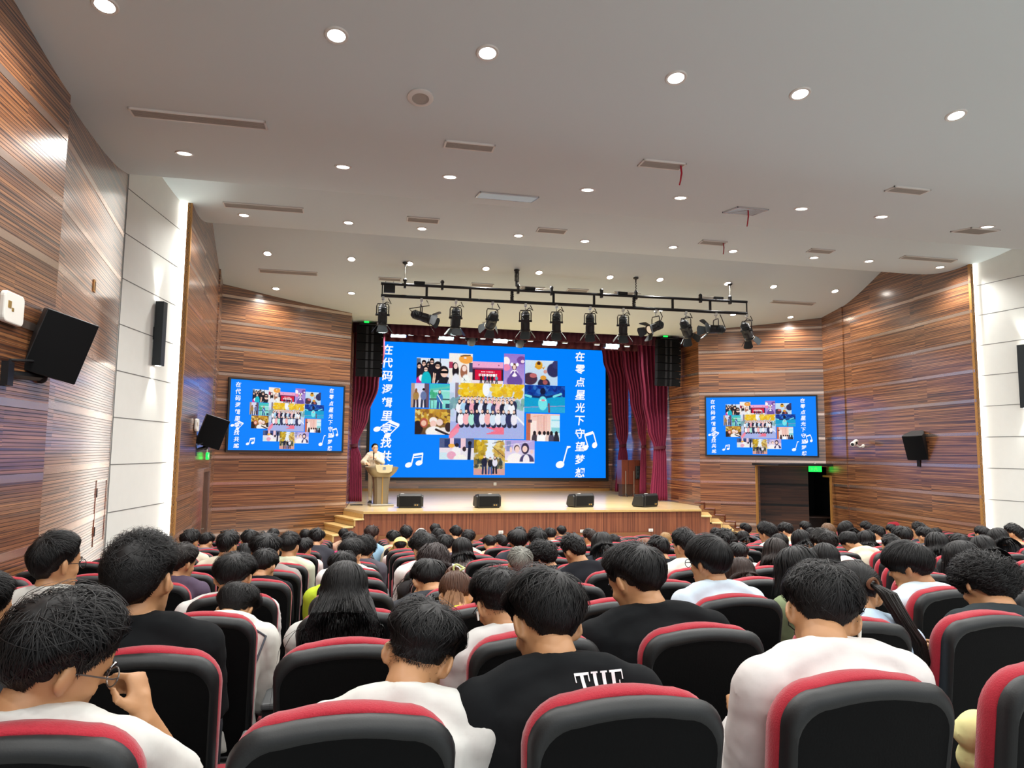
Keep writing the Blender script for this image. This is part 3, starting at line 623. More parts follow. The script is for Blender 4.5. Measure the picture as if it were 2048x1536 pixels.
def monitor(loc, rz, lab, lx):
    t = thing('stage_monitor', lab, 'loudspeaker', loc, rz, 'wedge loudspeakers along the stage edge')
    w = .37; pr = [(-.23, 0), (.22, 0), (.28, .06), (.17, .36), (-.2, .4), (-.25, .34)]
    mb = MB(); mb.prism([(y, z) for y, z in pr], lambda u, v, q: V((q, u, v)), -w * .86, w * .86)
    mb.prism([(y * .8, .03 + z * .82) for y, z in pr], lambda u, v, q: V((q, u, v)), -w, w); mb.obj('cabinet', MT['black'], t, bevel=.02)
    mb = MB(); mb.box(-w * .8, w * .8, -.256, -.235, .045, .33); mb.obj('rear_panel', MT['black_matt'], t, bevel=.006)
    mb = MB(); mb.box(lx - .05, lx + .05, -.14, -.07, .393, .3985); mb.obx = None; o = mb.obj('label', MT['paper'], t); 
    mb = MB(); mb.box(.1, .26, -.262, -.25, .05, .12); mb.obj('connector_plate', MT['charcoal'], t)
    mb = MB(); mb.cyl((.14, -.262, .085), (.14, -.275, .085), .018, n=10); mb.cyl((.2, -.262, .085), (.2, -.275, .085), .018, n=10); mb.obj('socket', MT['gold'], t)
    mb = MB(); mb.box(-.3, .3, -.2, .2, -.004, .012); mb.obj('rubber_foot', MT['black_matt'], t)
for px, rz, lab, lx in (((821, 1016.5), -.05, 'black wedge monitor speaker nearest the lectern on stage', -.22), ((977, 1016.5), .1, 'black wedge monitor speaker below the middle of the big screen', .05), ((1166, 1015), .28, 'black wedge monitor speaker under the single music note', -.12), ((1297, 1014.5), .55, 'black wedge monitor speaker turned inward by the right curtain', -.1)):
    p = atZ(*px, STZ); monitor((p.x, p.y + .25, STZ + .004), rz, lab, lx)
rng = random.Random(4)
def cable(name, lab, c, r, n, rad=.012, spread=.3, z=STZ):
    pts = [V((c[0] + spread * rng.uniform(-1, 1), c[1] + r * rng.uniform(-1, 1), z + rad + .012 * abs(math.sin(i)))) for i in range(n)]
    mb = MB(); sm = []
    for a, b in zip(pts, pts[1:]):
        for k in range(4): sm.append(a.lerp(b, k / 4))
    sm = [sum(sm[max(0, i-3):i+4], V()) / len(sm[max(0, i-3):i+4]) for i in range(len(sm))]
    mb.tube(sm, rad, 5); o = mb.obj(name, MT['black'], None, smooth=True); return tag(o, lab, 'cable')
cable('cable_bundle', 'tangle of dark cables on stage under the left curtain', (-.02, 21.4), .12, 14)
# stacked wooden stand and music stands behind the right curtain
def side_cabinet():
    p = atY(1261, 983, 25.4); t = thing('wooden_lectern', 'red-brown wooden lectern pushed behind the right curtains', 'lectern', (10.0, 25.3, STZ))
    mb = MB(); mb.box(-.42, .3, -.25, .25, .45, 1.35); mb.obj('body', MT['red_wood'], t, bevel=.01)
    mb = MB(); mb.box(-.38, .02, -.2, .2, 0, .45); mb.obj('plinth', MT['dark_wood'], t)
    mb = MB(); mb.box(.02, .3, -.25, .25, 0.0, .45); mb.obj('side_panel', MT['red_wood'], t)
    mb = MB(); mb.box(-.16, -.15, -.256, -.25, .45, 1.35); mb.box(.1, .11, -.256, -.25, .45, 1.35); mb.obj('joint', MT['black'], t)
    u = thing('stage_column_speaker', 'small black loudspeaker strapped to the wooden lectern', 'loudspeaker', (10.2, 25.0, STZ + .85))
    mb = MB(); mb.box(-.09, .09, -.04, .045, -.2, .28); mb.obj('cabinet', MT['black'], u, bevel=.02)
    mb = MB()
    for z in (-.1, .05, .18): mb.lathe([(.05, 0), (.03, .004), (.001, .006)], (0, -.045, z), rot(x=PI/2), n=14)
    mb.obj('driver', MT['charcoal'], u)
    for x, lab in ((9.66, 'left'), (9.98, 'middle'), (10.28, 'right')):
        s = thing('music_stand', 'slim silver stand with splayed feet by wooden lectern, %s of three' % lab, 'stand', (x, 24.85, STZ), group='slim stands by the wooden lectern')
        mb = MB(); mb.cyl((0, 0, .05), (0, 0, .95), .014); mb.obj('pole', MT['silver'], s)
        for k in range(3):
            a = k * 2.1 + .4; mb = MB(); mb.tube([(0, 0, .12), (.2 * math.cos(a), .2 * math.sin(a), .015)], .012, 6); mb.obj('leg', MT['charcoal'], s)
side_cabinet()
# curtains
def curtain(name, lab, Y, lv, folds, m, group=None, amp=.07, sweep=0):
    """lv: (y, left x, right x) as seen, top to bottom"""
    rows = []; ctr = None; N = folds * 8
    def lerp(q, arr): return arr
    dens = []
    for (a, b) in zip(lv, lv[1:]):
        for k in range(8): f = k / 8; dens.append(tuple(a[i] + (b[i] - a[i]) * (f * f * (3 - 2 * f) if i else f) for i in range(3)))
    dens.append(lv[-1]); rs = []
    for y, xl, xr in dens:
        a, b = atY(xl, y, Y), atY(xr, y, Y); w = abs(b.x - a.x); A = min(amp, w / folds * .55); row = []
        for i in range(N + 1):
            u = i / N; ph = u * folds * 2 * PI; row.append(V((a.x + (b.x - a.x) * u, Y + A * math.sin(ph) + .25 * A * math.sin(ph * .43 + 1), max((a.z + b.z) / 2, STZ + .02))))
        rs.append(row)
    t = thing(name, lab, 'curtain', (0, 0, 0), group=group)
    mb = MB(); mb.rings(rs, cap=False, closed=False); o = mb.obj('drape', m, t, smooth=True, auto=None)
    s = o.modifiers.new('thickness', 'SOLIDIFY'); s.thickness = .012
    return t, o
def tieback(t, y, xl, xr, Y):
    a, b = atY(xl, y, Y), atY(xr, y, Y); c = (a + b) / 2; w = abs(b.x - a.x) / 2 + .02
    mb = MB(); mb.rings([[(c.x + w * math.cos(2*PI*k/16), Y + .1 * math.sin(2*PI*k/16), c.z + dz + .02 * math.cos(2*PI*k/16)) for k in range(16)] for dz in (-.05, -.02, .02, .05)], cap=False); mb.obj('tieback', MT['valance'], t, smooth=True)
t, o = curtain('stage_curtain', 'wine-red curtain tied back at left beside the lectern', 22.4, [(640, 706, 770), (700, 706, 769), (770, 705, 757), (830, 703, 737), (891, 702, 715), (915, 700, 722), (1003, 697, 723)], 7, MT['curtain'], 'wine-red stage curtains'); tieback(t, 891, 702, 715, 22.4)
t, o = curtain('stage_curtain', 'wine-red curtain at right, nearest the hall, tied low', 22.5, [(668, 1275, 1336), (720, 1279, 1336), (800, 1286, 1335), (860, 1296, 1334), (895, 1308, 1331), (915, 1307, 1333), (1001, 1301, 1335)], 7, MT['curtain'], 'wine-red stage curtains'); tieback(t, 895, 1308, 1331, 22.5)
t, o = curtain('stage_curtain', 'wine-red curtain at right, middle one of three', 24.6, [(672, 1236, 1282), (720, 1246, 1284), (800, 1260, 1289), (860, 1275, 1292), (893, 1283, 1291), (915, 1281, 1293), (987, 1279, 1294)], 6, MT['curtain'], 'wine-red stage curtains'); tieback(t, 893, 1283, 1291, 24.6)
t, o = curtain('stage_curtain', 'wine-red curtain at right, closest to the big screen', 26.4, [(676, 1200, 1246), (720, 1206, 1252), (760, 1218, 1256), (820, 1224, 1256), (865, 1232, 1256), (891, 1239, 1252), (915, 1236, 1255), (983, 1230, 1256)], 6, MT['curtain'], 'wine-red stage curtains'); tieback(t, 891, 1239, 1252, 26.4)
# valance
a, b = atY(752, 646, 21.55), atY(1322, 673, 21.55)
rs = []
for z in (6.5, 6.3, 6.16, 6.12):
    rs.append([V((-.3 + 10.7 * i / 480, 21.56 + .035 * math.sin(i * .8) * (1 if z < 6.4 else .4), z)) for i in range(481)])
t = thing('valance', 'dark red pleated valance across the top of the stage', 'curtain', (0, 0, 0))
mb = MB(); mb.rings(rs, cap=False, closed=False); o = mb.obj('drape', MT['valance'], t, smooth=True); s = o.modifiers.new('thickness', 'SOLIDIFY'); s.thickness = .012
rs = [[V((-.2 + 10.5 * i / 240, 24.0 + .05 * math.sin(i * .9), z)) for i in range(241)] for z in (7.0, 6.5, 6.28)]
t = thing('valance', 'rear dark red border hanging behind the stage lights', 'curtain', (0, 0, 0))
mb = MB(); mb.rings(rs, cap=False, closed=False); o = mb.obj('drape', MT['valance'], t, smooth=True); s = o.modifiers.new('thickness', 'SOLIDIFY'); s.thickness = .012
# ---------------------------------------------------------------- displays
class Cv:
    """a small drawing surface in display colours; y runs down"""
    def __init__(s, w, h, bg, bg2=None, seed=0):
        s.w, s.h = w, h; s.r = np.random.default_rng(seed); yy, xx = np.mgrid[0:h, 0:w]; s.x = (xx + .5) / w; s.y = (yy + .5) / h; s.asp = w / h
        a, b = np.array(s.c(bg)), np.array(s.c(bg2 or bg)); s.a = a + (b - a) * s.y[..., None]
    def c(s, h): h = h.lstrip('#'); return [int(h[i:i+2], 16) / 255 for i in (0, 2, 4)]
    def put(s, m, col, al=1.0): m = (m * al)[..., None]; s.a = s.a * (1 - m) + np.array(s.c(col)) * m; return s
    def rect(s, x0, y0, x1, y1, col, al=1): return s.put(((s.x >= x0) & (s.x < x1) & (s.y >= y0) & (s.y < y1)).astype(float), col, al)
    def ell(s, cx, cy, rx, ry, col, al=1, rot=0):
        dx, dy = (s.x - cx) * s.asp, s.y - cy; c, n = math.cos(rot), math.sin(rot); u, v = dx * c + dy * n, -dx * n + dy * c
        return s.put(np.clip((1.0 - ((u / (rx * s.asp)) ** 2 + (v / ry) ** 2)) * 4, 0, 1), col, al)
    def line(s, x0, y0, x1, y1, t, col, al=1):
        ax, ay, bx, by = x0 * s.asp, y0, x1 * s.asp, y1; px, py = s.x * s.asp - ax, s.y - ay; dx, dy = bx - ax, by - ay
        k = np.clip((px * dx + py * dy) / (dx * dx + dy * dy + 1e-9), 0, 1); d = np.hypot(px - k * dx, py - k * dy); return s.put(np.clip((t - d) / t * 3, 0, 1), col, al)
    def blobs(s, x0, y0, x1, y1, n, r, cols, al=.8):
        for _ in range(n): s.ell(s.r.uniform(x0, x1), s.r.uniform(y0, y1), r * s.r.uniform(.5, 1.3) / s.asp, r * s.r.uniform(.5, 1.3), cols[s.r.integers(len(cols))], al)
        return s
    def man(s, cx, top, h, shirt, pants='2b2f45', hair='1c1518', skin='f3c9b4', back=False, long=False, squat=False):
        w = h * .15 / s.asp
        if squat: s.ell(cx + w * .3, top + h * .8, w * .9, h * .14, pants); s.ell(cx, top + h * .5, w * 1.2, h * .32, shirt)
        else:
            s.line(cx - w * .45, top + h * .55, cx - w * .6, top + h, w * .42 * s.asp, pants); s.line(cx + w * .45, top + h * .55, cx + w * .6, top + h, w * .42 * s.asp, pants)
            s.ell(cx, top + h * .4, w * 1.1, h * .24, shirt)
        if long: s.ell(cx, top + h * .15, w * .46, h * .12, hair)
        s.ell(cx, top + h * .085, w * .42, h * .07, hair)
        if not back: s.ell(cx, top + h * .12, w * .42, h * .08, skin)
        return s
    def mesh(s, name):
        w, h = s.w, s.h; me = bpy.data.meshes.new(name)
        vs = [(i / w, 0, 1 - j / h) for j in range(h + 1) for i in range(w + 1)]
        fs = [(j*(w+1) + i, (j+1)*(w+1) + i, (j+1)*(w+1) + i + 1, j*(w+1) + i + 1) for j in range(h) for i in range(w)]
        me.from_pydata(vs, [], fs)
        a = np.clip(s.a + s.r.normal(0, .02, s.a.shape), 0, 1); a = np.where(a <= .04045, a / 12.92, ((a + .055) / 1.055) ** 2.4)
        at = me.attributes.new('shade', 'FLOAT_COLOR', 'FACE'); at.data.foreach_set('color', np.concatenate([a, np.ones((h, w, 1))], 2).ravel().astype(np.float32))
        me.materials.append(MT['photo']); return me
def emis(name, col, st):
    m = mat(name, '#050505', .6, spec=.1, emit=col, es=st); return m
MT['blue'] = emis('display_blue', '#0083ff', SCREEN_E); MT['letter'] = emis('display_white', '#ffffff', SCREEN_E)
m = emis('display_picture', '#ffffff', SCREEN_E); nt = m.node_tree; at = nt.nodes.new('ShaderNodeAttribute'); at.attribute_name = 'shade'
nt.links.new(at.outputs['Color'], nt.nodes['Principled BSDF'].inputs['Emission Color']); MT['photo'] = m
def P(u0, v0, u1, v1, bg, bg2=None, seed=0): return Cv(max(8, int((u1 - u0) * 490)), max(8, int((v1 - v0) * 268)), bg, bg2, seed)
PH = []
def photo(box, fn, bg, bg2=None, seed=1): c = P(*box, bg, bg2, seed); fn(c); PH.append((box, c.mesh('photograph')))
def f1(c):
    c.rect(0, 0, 1, .3, 'dfe9f5').rect(0, .02, .12, .4, '5a6b84').rect(.35, .05, .37, .35, '4a5a70').rect(.7, 0, .72, .3, '4a5a70')
    for x, y, col in ((.08, .3, '23202e'), (.22, .2, '2b2735'), (.36, .25, '26222c'), (.46, .12, '1f1c26')): c.ell(x, y + .45, .13, .5, col).ell(x, y, .075, .13, '17141c').ell(x, y + .05, .055, .085, 'f0c4b0').rect(x - .05, y + .02, x + .05, y + .055, '201c24')
    c.ell(.08, .95, .09, .22, 'd01f8c').ell(.15, .8, .08, .14, 'f4f4f4')
    c.ell(.66, .75, .2, .5, '1b1a22').ell(.64, .27, .12, .16, '18151c').ell(.64, .33, .08, .1, 'f0c4b0').rect(.57, .28, .71, .33, '1a171e')
    c.ell(.3, .9, .16, .4, '14b8c8').ell(.28, .42, .08, .14, '17141c').ell(.28, .46, .06, .09, 'f5cdbb').line(.22, .45, .34, .45, .012, '333333')
    c.line(.5, .98, .52, .6, .03, 'f0c4b0').line(.54, .98, .57, .62, .03, 'f0c4b0')
    c.ell(.86, 1.02, .26, .32, '23222c').ell(.82, .5, .16, .22, '1d1820').ell(.84, .58, .12, .18, 'f3c9b6').rect(.72, .5, .96, .6, '17141a').line(.66, .9, .62, 1, .03, 'a9b6c4').line(.98, .85, .95, 1, .03, 'a9b6c4')
photo((.181, .124, .3175, .31), f1, 'e6eef8', 'c9cfe0', 1)
def f2(c):
    c.ell(.72, .18, .32, .16, 'f4a64a').line(.5, .08, .9, .05, .02, '5a4638').ell(.68, .14, .06, .03, 'dfe8f0').rect(0, .28, .16, .5, 'b03a5a').rect(.85, .3, 1, .6, '48506c')
    c.ell(.28, .58, .15, .24, '221a22').ell(.26, .4, .12, .11, '221a22').ell(.3, 1.05, .2, .42, 'e8e8f2').ell(.28, .42, .09, .1, 'f6d4c8')
    c.ell(.63, .6, .16, .24, 'a0674e').ell(.64, .47, .13, .11, 'a0674e').ell(.72, 1.05, .24, .4, 'f2f6f2').ell(.65, .49, .1, .1, 'f8dcce'); c.blobs(.55, .75, .9, .95, 8, .015, ['2f3b4c'])
photo((.315, .081, .414, .31), f2, 'f6f0ea', 'efe4dd', 2)
def f3(c):
    c.rect(0, 0, 1, .3, 'f0a9cf').rect(0, .28, 1, .34, '8a4a72').rect(0, .34, 1, .86, '3a2036').rect(.08, .38, .94, .84, 'd8163e').rect(0, .86, 1, 1, 'f3dfe6').ell(.2, .15, .02, .03, '7a3a5c').ell(.85, .15, .02, .03, '7a3a5c')
    for i in range(9): c.rect(.28 + i * .05, .44, .31 + i * .05, .5, 'fff0f4')
    for i in range(11): c.rect(.2 + i * .055, .55, .24 + i * .055, .68, 'ffffff')
    for k, x in enumerate((.28, .42, .53, .64, .78)): c.man(x, .58, .42, ['1d1a22', '2b4c86', '221f2a', '26222e', '6aa0b8'][k], '20202c')
photo((.414, .136, .5456, .30), f3, 'f0a9cf', None, 3)
def f4(c):
    c.ell(.1, .25, .2, .16, 'fff2f2').ell(.12, .45, .2, .12, 'f08ab0').ell(.85, .2, .25, .14, '7a4a9a').ell(.9, .24, .1, .06, 'f4d8e8').ell(.52, .9, .4, .22, '6b4f9e').ell(.5, .64, .2, .12, 'fff6fa').ell(.5, .42, .12, .12, '6a4636').ell(.5, .44, .08, .08, 'f5d2c4').line(.3, .75, .45, .6, .04, '6b4f9e').line(.75, .75, .58, .6, .04, '6b4f9e').ell(.38, .35, .08, .06, 'ffffff').ell(.64, .35, .08, .06, 'ffffff')
photo((.548, .068, .638, .30), f4, '9a78cc', 'b79ad8', 4)
def f5(c):
    c.ell(.42, .2, .12, .18, 'e0a02c').ell(.42, .12, .06, .08, '4a2a22').ell(.88, .38, .22, .3, '31305a').ell(.95, .15, .12, .18, '3a3a6a').ell(.15, .75, .24, .26, '4a3046').ell(.25, .62, .12, .1, 'c06a6a').ell(.58, .95, .2, .25, '2f2a46').ell(.56, .7, .1, .1, 'e09a34').ell(.62, .88, .08, .1, 'a8585c').ell(.62, .45, .06, .08, 'd89a8c').blobs(.3, .1, .6, .35, 8, .04, ['f0b840', 'c98a20'])
photo((.64, .11, .783, .30), f5, 'cfe2f2', 'bcd6ec', 5)
def f0(c):
    c.rect(0, .18, .06, .62, 'bcd0e4').rect(.07, .0, .115, .5, '8e7f8e').blobs(.14, .0, .44, .24, 60, .05, ['f0c41e', 'e9b714', 'f6d84a', 'dfae2a']).blobs(.56, .0, .98, .22, 66, .05, ['f0c41e', 'e9b714', 'f6d84a', 'dfae2a'])
    c.blobs(.0, .3, .2, .45, 26, .05, ['8fb6b6', '7aa6ae', '6c96a4']).blobs(.85, .3, 1, .45, 20, .05, ['8fb6b6', '86b4a6', '6c96a4']).ell(.48, .1, .05, .14, 'f4f8ff')
    c.rect(0, .7, 1, 1, 'a9b4e6'); c.line(0, .98, .16, .72, .05, 'f07a96').line(.0, 1, .1, .86, .05, 'f490a8')
    for k in range(9): c.line(.5 + .12 - abs(k - 4) * .03, .8 + k * .014, .5 + .12 + .1 - abs(k - 4) * .0, .8 + k * .014, .012, 'f2768e')
    c.line(.9, .6, 1, .74, .02, 'f2f4fa')
    rr = random.Random(7); sh = ['f4f4fa', 'aad4f0', '2b3050', 'f0a8b8', '1f2238', 'e8e8f4', '2a2c46', 'c7e0f4', '4a4a74', 'f6c6cc', '252840', 'dfe6f2']
    for i in range(16): c.man(.15 + i * .047, .225 + .02 * rr.random(), .42, sh[rr.randrange(12)])
    for i in range(13): c.man(.13 + i * .058, .275 + .02 * rr.random(), .42, sh[i % 12], long=i % 2 == 0)
    for i in range(11): c.man(.15 + i * .071, .46 + .02 * rr.random(), .36, ['f6f6fb', 'f7b4bc', 'aee8d8', '2c3058', 'e9e9f3', 'f6b2b0', 'd4e6f4', 'f2f2f8', 'c8d6ee', '30345c', 'efeaf4'][i], '2c2f48', long=True, squat=True)
photo((.32, .30, .638, .712), f0, 'dbe6f8', 'b6c2ea', 6)
def f6(c): c.rect(0, 0, .2, 1, 'b79a8c').rect(.75, 0, 1, 1, '6a5266').rect(.3, .1, .7, .3, 'd6dcf4').man(.28, .2, .8, 'a8824a', '3a3040', back=True, long=True, hair='8a5a3a').man(.7, .18, .82, '6a78a4', '30344a', back=True)
photo((.161, .3136, .234, .4915), f6, 'd9d6ee', 'f2ecf0', 7)
def f7(c): c.rect(0, .0, 1, .25, '3cc0c8').line(0, .26, 1, .12, .05, '62c8b4').rect(0, .3, 1, .55, '8fe0d0').blobs(0, .3, .4, .6, 14, .09, ['3aa878', '58b890']).rect(0, .6, 1, .66, '4a6a6a').rect(.05, .66, .08, 1, '30505a').rect(.2, .66, .23, 1, '30505a').man(.5, .22, .85, '3a78b8', '2a4a86', long=True).line(.4, .45, .66, .8, .02, 'f0f0f4').rect(.8, .8, 1, .98, '304a6a')
photo((.237, .3136, .32, .4966), f7, 'bdeef0', '7adccc', 8)
def f8(c):
    c.blobs(0, 0, 1, .55, 90, .09, ['c8962e', 'e0b84a', '8a5a2a', 'b0782c', '5a3a28', 'e8d890']); c.ell(.08, .75, .16, .3, '2b1f22').ell(.26, .55, .12, .2, 'b85a4a').ell(.25, .56, .08, .12, 'f0c0a8').ell(.52, .45, .12, .14, 'f6ece8').ell(.52, .58, .1, .14, 'f4cabc').ell(.7, .52, .1, .14, 'f0d4cc').ell(.55, .9, .26, .24, 'f6f2ee').ell(.82, .9, .2, .2, 'efe4e0').ell(.95, .7, .1, .2, '3a2a2a').line(.6, .8, .95, 1, .05, '2c2428')
photo((.179, .50, .324, .688), f8, 'c99a3a', '5a3f30', 9)
def f9(c): c.blobs(0, 0, 1, .45, 60, .1, ['0b2f86', '0a3a9a', '12247a', '1a4fae', '3a7ac8']).rect(0, .42, 1, .8, '0f9fd0').rect(0, .8, 1, 1, '2aa8d8').line(0, .82, 1, .74, .02, '8a9ac8').line(.6, .68, .61, 1, .04, '7a4a5a').line(.03, .4, .45, .44, .05, '17306a').line(.5, .44, .88, .33, .05, '17306a').line(.03, .38, .16, .42, .05, '7ae0e8').line(.72, .4, .9, .3, .05, '7ae0e8').ell(.45, .22, .07, .14, '141a3a').ell(.45, .5, .1, .2, '17306a').ell(.45, .66, .12, .28, '7ae6ea').line(.38, .55, .52, .55, .02, 'e0f6f6').ell(.46, .55, .05, .04, 'e08aa0')
photo((.638, .3017, .8166, .508), f9, '12389a', '14a8d8', 10)
def f10(c):
    c.rect(0, 0, .13, 1, 'c46a50').rect(.13, .25, .3, 1, 'fbe6de').rect(.05, .22, .16, .32, '5a4a58').line(.2, .1, .65, .02, .015, 'f0a890')
    for k in range(8): c.rect(.32 + k * .04, .08, .335 + k * .04, .8, 'e0a69c')
    c.rect(.72, .05, 1, .95, 'd2f0f6').rect(.75, .2, 1, .25, '9ad8e6').rect(.75, .5, 1, .7, '8ad0d8')
    for k, x in enumerate((.25, .4, .54, .65, .75, .9)): c.ell(x, .95, .09, .26, ['4a4048', 'ffffff', 'ffffff', 'e8ccc4', '4a4a66', '2c2c3c'][k]).ell(x, .7, .05, .08, '241c22')
photo((.6467, .5186, .794, .7254), f10, 'f4c8bc', 'f6d8cc', 11)
def f11(c): c.rect(0, 0, 1, .45, '54608a').rect(.15, .05, .3, .4, '2b3c6c').rect(.42, .05, .6, .45, '3a4a86').rect(.3, 0, .42, .5, 'f0c8d8').rect(.62, 0, .76, .5, 'f0cad6').ell(.35, .35, .1, .1, 'f0b050').ell(.1, .85, .25, .2, 'cfe6ee').ell(.48, .65, .14, .3, 'f4f0f2').ell(.5, .32, .06, .1, '2a2430').ell(.35, .8, .14, .2, 'e8a8c0').ell(.6, .95, .2, .2, 'f6f2e8').ell(.72, .5, .06, .12, '3a2c34').line(.88, .25, .86, .98, .09, '1d2444').ell(.88, .22, .06, .1, '1a1624')
photo((.2818, .712, .4249, .869), f11, 'f0d6e0', 'e6e8ee', 12)
def f13(c): c.rect(0, 0, 1, .4, 'b8a8e0').rect(.05, .05, .2, .5, '8a92c0').line(.0, .25, .9, .05, .02, 'd8ccf0').ell(.4, .35, .14, .24, 'e2d4ea').ell(.4, .36, .1, .16, '4a3a40').ell(.41, .4, .085, .15, 'f6d4ca').ell(.68, .36, .14, .26, '3a2f4a').ell(.67, .38, .09, .15, 'f4cec4').ell(.35, .9, .3, .36, 'fbf4f2').ell(.74, .92, .26, .34, '4b4470').ell(.72, .9, .12, .3, 'f3ecf2').ell(.2, .42, .05, .14, 'f6d6cc').ell(.9, .5, .05, .1, 'f0c8c4').rect(0, .9, .1, .96, 'e0c020').rect(0, .94, 1, 1, 'fdf6f4')
photo((.5564, .72, .684, .8915), f13, 'cabce8', 'efe2ee', 14)
def f12(c): c.ell(.5, .25, .2, .4, 'e8f0f8').blobs(0, 0, .36, .62, 60, .08, ['c8a01e', 'e0bc34', '9a7a1c', 'b89a3a']).blobs(.66, .05, 1, .62, 46, .07, ['d8b450', 'c89c44', 'e8cc7a', 'a88440']).blobs(0, .55, 1, .8, 30, .07, ['4a4a3a', '3a4440', '8a7448']).rect(0, .82, 1, 1, 'd8a098').line(.6, .2, 1, .5, .01, '4a4048').line(.6, .1, .95, .02, .01, '4a4048').man(.34, .42, .54, '23253c', '2a3558').man(.53, .48, .48, '20222e', '3a5a9a').man(.68, .45, .5, 'e6e2f0', '1f1f30', long=True)
photo((.4249, .72, .5564, .98), f12, 'cfe0f0', 'c4a878', 13)
def textmesh(chars, us, vs, size, asp):
    """brush-like characters stood one under another, in display units"""
    allv, allf = [], []
    for ch, u, v in zip(chars, us, vs):
        cu = bpy.data.curves.new('t', 'FONT'); cu.body = ch; cu.size = 1; cu.align_x = 'CENTER'; cu.align_y = 'CENTER'; cu.offset = .022; cu.shear = .12; cu.resolution_u = 2
        o = bpy.data.objects.new('t', cu); C.objects.link(o); dg = bpy.context.evaluated_depsgraph_get(); me = o.evaluated_get(dg).to_mesh()
        vv = [p.co.copy() for p in me.vertices]; ff = [tuple(f.vertices) for f in me.polygons]; o.evaluated_get(dg).to_mesh_clear()
        bpy.data.objects.remove(o); bpy.data.curves.remove(cu)
        if not vv: continue
        x0, x1 = min(p.x for p in vv), max(p.x for p in vv); y0, y1 = min(p.y for p in vv), max(p.y for p in vv); n = len(allv); k = size / max(x1 - x0, y1 - y0, .5)
        allv += [(u + (p.x - (x0 + x1) / 2) * k / asp, -.004, 1 - v + (p.y - (y0 + y1) / 2) * k) for p in vv]; allf += [tuple(n + i for i in f) for f in ff]
    me = bpy.data.meshes.new('lettering'); me.from_pydata(allv, [], allf); me.materials.append(MT['letter']); return me
ASP = 1.78
LT = [textmesh('在代码逻辑里寻找共鸣', [.062, .062, .063, .063, .064, .064, .065, .065, .066, .067], [.073 + .0968 * i for i in range(10)], .078, ASP),
      textmesh('在零点星光下守望梦想', [.884] * 10, [.068 + .099 * i for i in range(10)], .078, ASP)]
def note(parts):
    mb = MB(); a = 1 / ASP
    for p in parts:
        if p[0] == 'e':
            _, u, v, r, q, an = p; c, s_ = math.cos(an), math.sin(an)
            mb.add([(u + (r * math.cos(t) * c - q * math.sin(t) * s_) * a, -.003, 1 - v + r * math.cos(t) * s_ + q * math.sin(t) * c) for t in [2*PI*k/20 for k in range(20)]], [tuple(range(20))])
        else:
            _, u0, v0, u1, v1, w = p; dx, dy = (u1 - u0) * ASP, v0 - v1; L = math.hypot(dx, dy); nx, ny = -dy / L * w / 2, dx / L * w / 2
            mb.add([(u0 + nx * a, -.003, 1 - v0 + ny), (u0 - nx * a, -.003, 1 - v0 - ny), (u1 - nx * a, -.003, 1 - v1 - ny), (u1 + nx * a, -.003, 1 - v1 + ny)], [(0, 1, 2, 3)])
    return mb.mesh('music_note', MT['letter'])
NT = [note([('e', .028, .655, .026, .018, .3), ('e', .07, .70, .026, .018, .5), ('l', .038, .645, .078, .597, .008), ('l', .08, .69, .116, .625, .008), ('l', .076, .597, .116, .625, .022), ('l', .07, .618, .104, .64, .007)]),
      note([('e', .158, .91, .026, .018, .35), ('e', .2, .895, .026, .018, .35), ('l', .17, .9, .178, .835, .009), ('l', .211, .885, .214, .827, .009), ('l', .176, .838, .216, .827, .016), ('l', .176, .858, .214, .85, .006)]),
      note([('e', .796, .9, .034, .026, .3), ('l', .81, .885, .828, .77, .01), ('l', .826, .765, .842, .765, .012), ('l', .826, .775, .838, .765, .012)]),
      note([('e', .91, .77, .024, .017, 1.0), ('e', .95, .75, .024, .02, 1.0), ('l', .921, .765, .905, .675, .009), ('l', .958, .74, .944, .652, .009), ('l', .905, .675, .944, .652, .022)])]
def display(lab, c0, xd, W_, H_, fr, name='display_screen', depth=.08):
    xd = V(xd).normalized(); n = V((xd.y, -xd.x, 0)); R = M((xd, -n, V((0, 0, 1)))).transposed()
    t = thing(name, lab, 'screen', c0); t.rotation_euler = R.to_euler()
    mb = MB(); mb.box(-fr, 0, -depth, 0, -fr, H_ + fr); mb.box(W_, W_ + fr, -depth, 0, -fr, H_ + fr); mb.box(0, W_, -depth, 0, -fr, 0); mb.box(0, W_, -depth, 0, H_, H_ + fr); mb.obj('frame', MT['black'], t)
    mb = MB(); mb.add([(0, 0, 0), (1, 0, 0), (1, 0, 1), (0, 0, 1)], [(0, 1, 2, 3)]); mb.add([(0, 1, 0), (1, 1, 0), (1, 1, 1), (0, 1, 1)], [(3, 2, 1, 0)], 1)
    p = mb.obj('panel', [MT['blue'], MT['black']], t); p.scale = (W_, .03, H_); p.location = (0, -depth + .02, 0)
    for (u0, v0, u1, v1), me in PH:
        o = bpy.data.objects.new('photograph', me); C.objects.link(o); o.parent = p; o.location = (u0, -.12 - .002 * PH.index(((u0, v0, u1, v1), me)), 1 - v1); o.scale = (u1 - u0, 1, v1 - v0)
    for k, me in enumerate(LT + NT):
        o = bpy.data.objects.new('lettering' if k < 2 else 'music_note', me); C.objects.link(o); o.parent = p; o.location = (0, -.2, 0)
    return t
a, b = atY(737, 955.3, BACKY - .12), atY(1212, 955.6, BACKY - .12); tp = atY(1206, 697.5, BACKY - .12).z
display('huge blue main screen with a photo collage, centre of the stage', V((a.x, BACKY - .02, (a.z + b.z) / 2)), (1, 0, 0), b.x - a.x, tp - (a.z + b.z) / 2, .12)
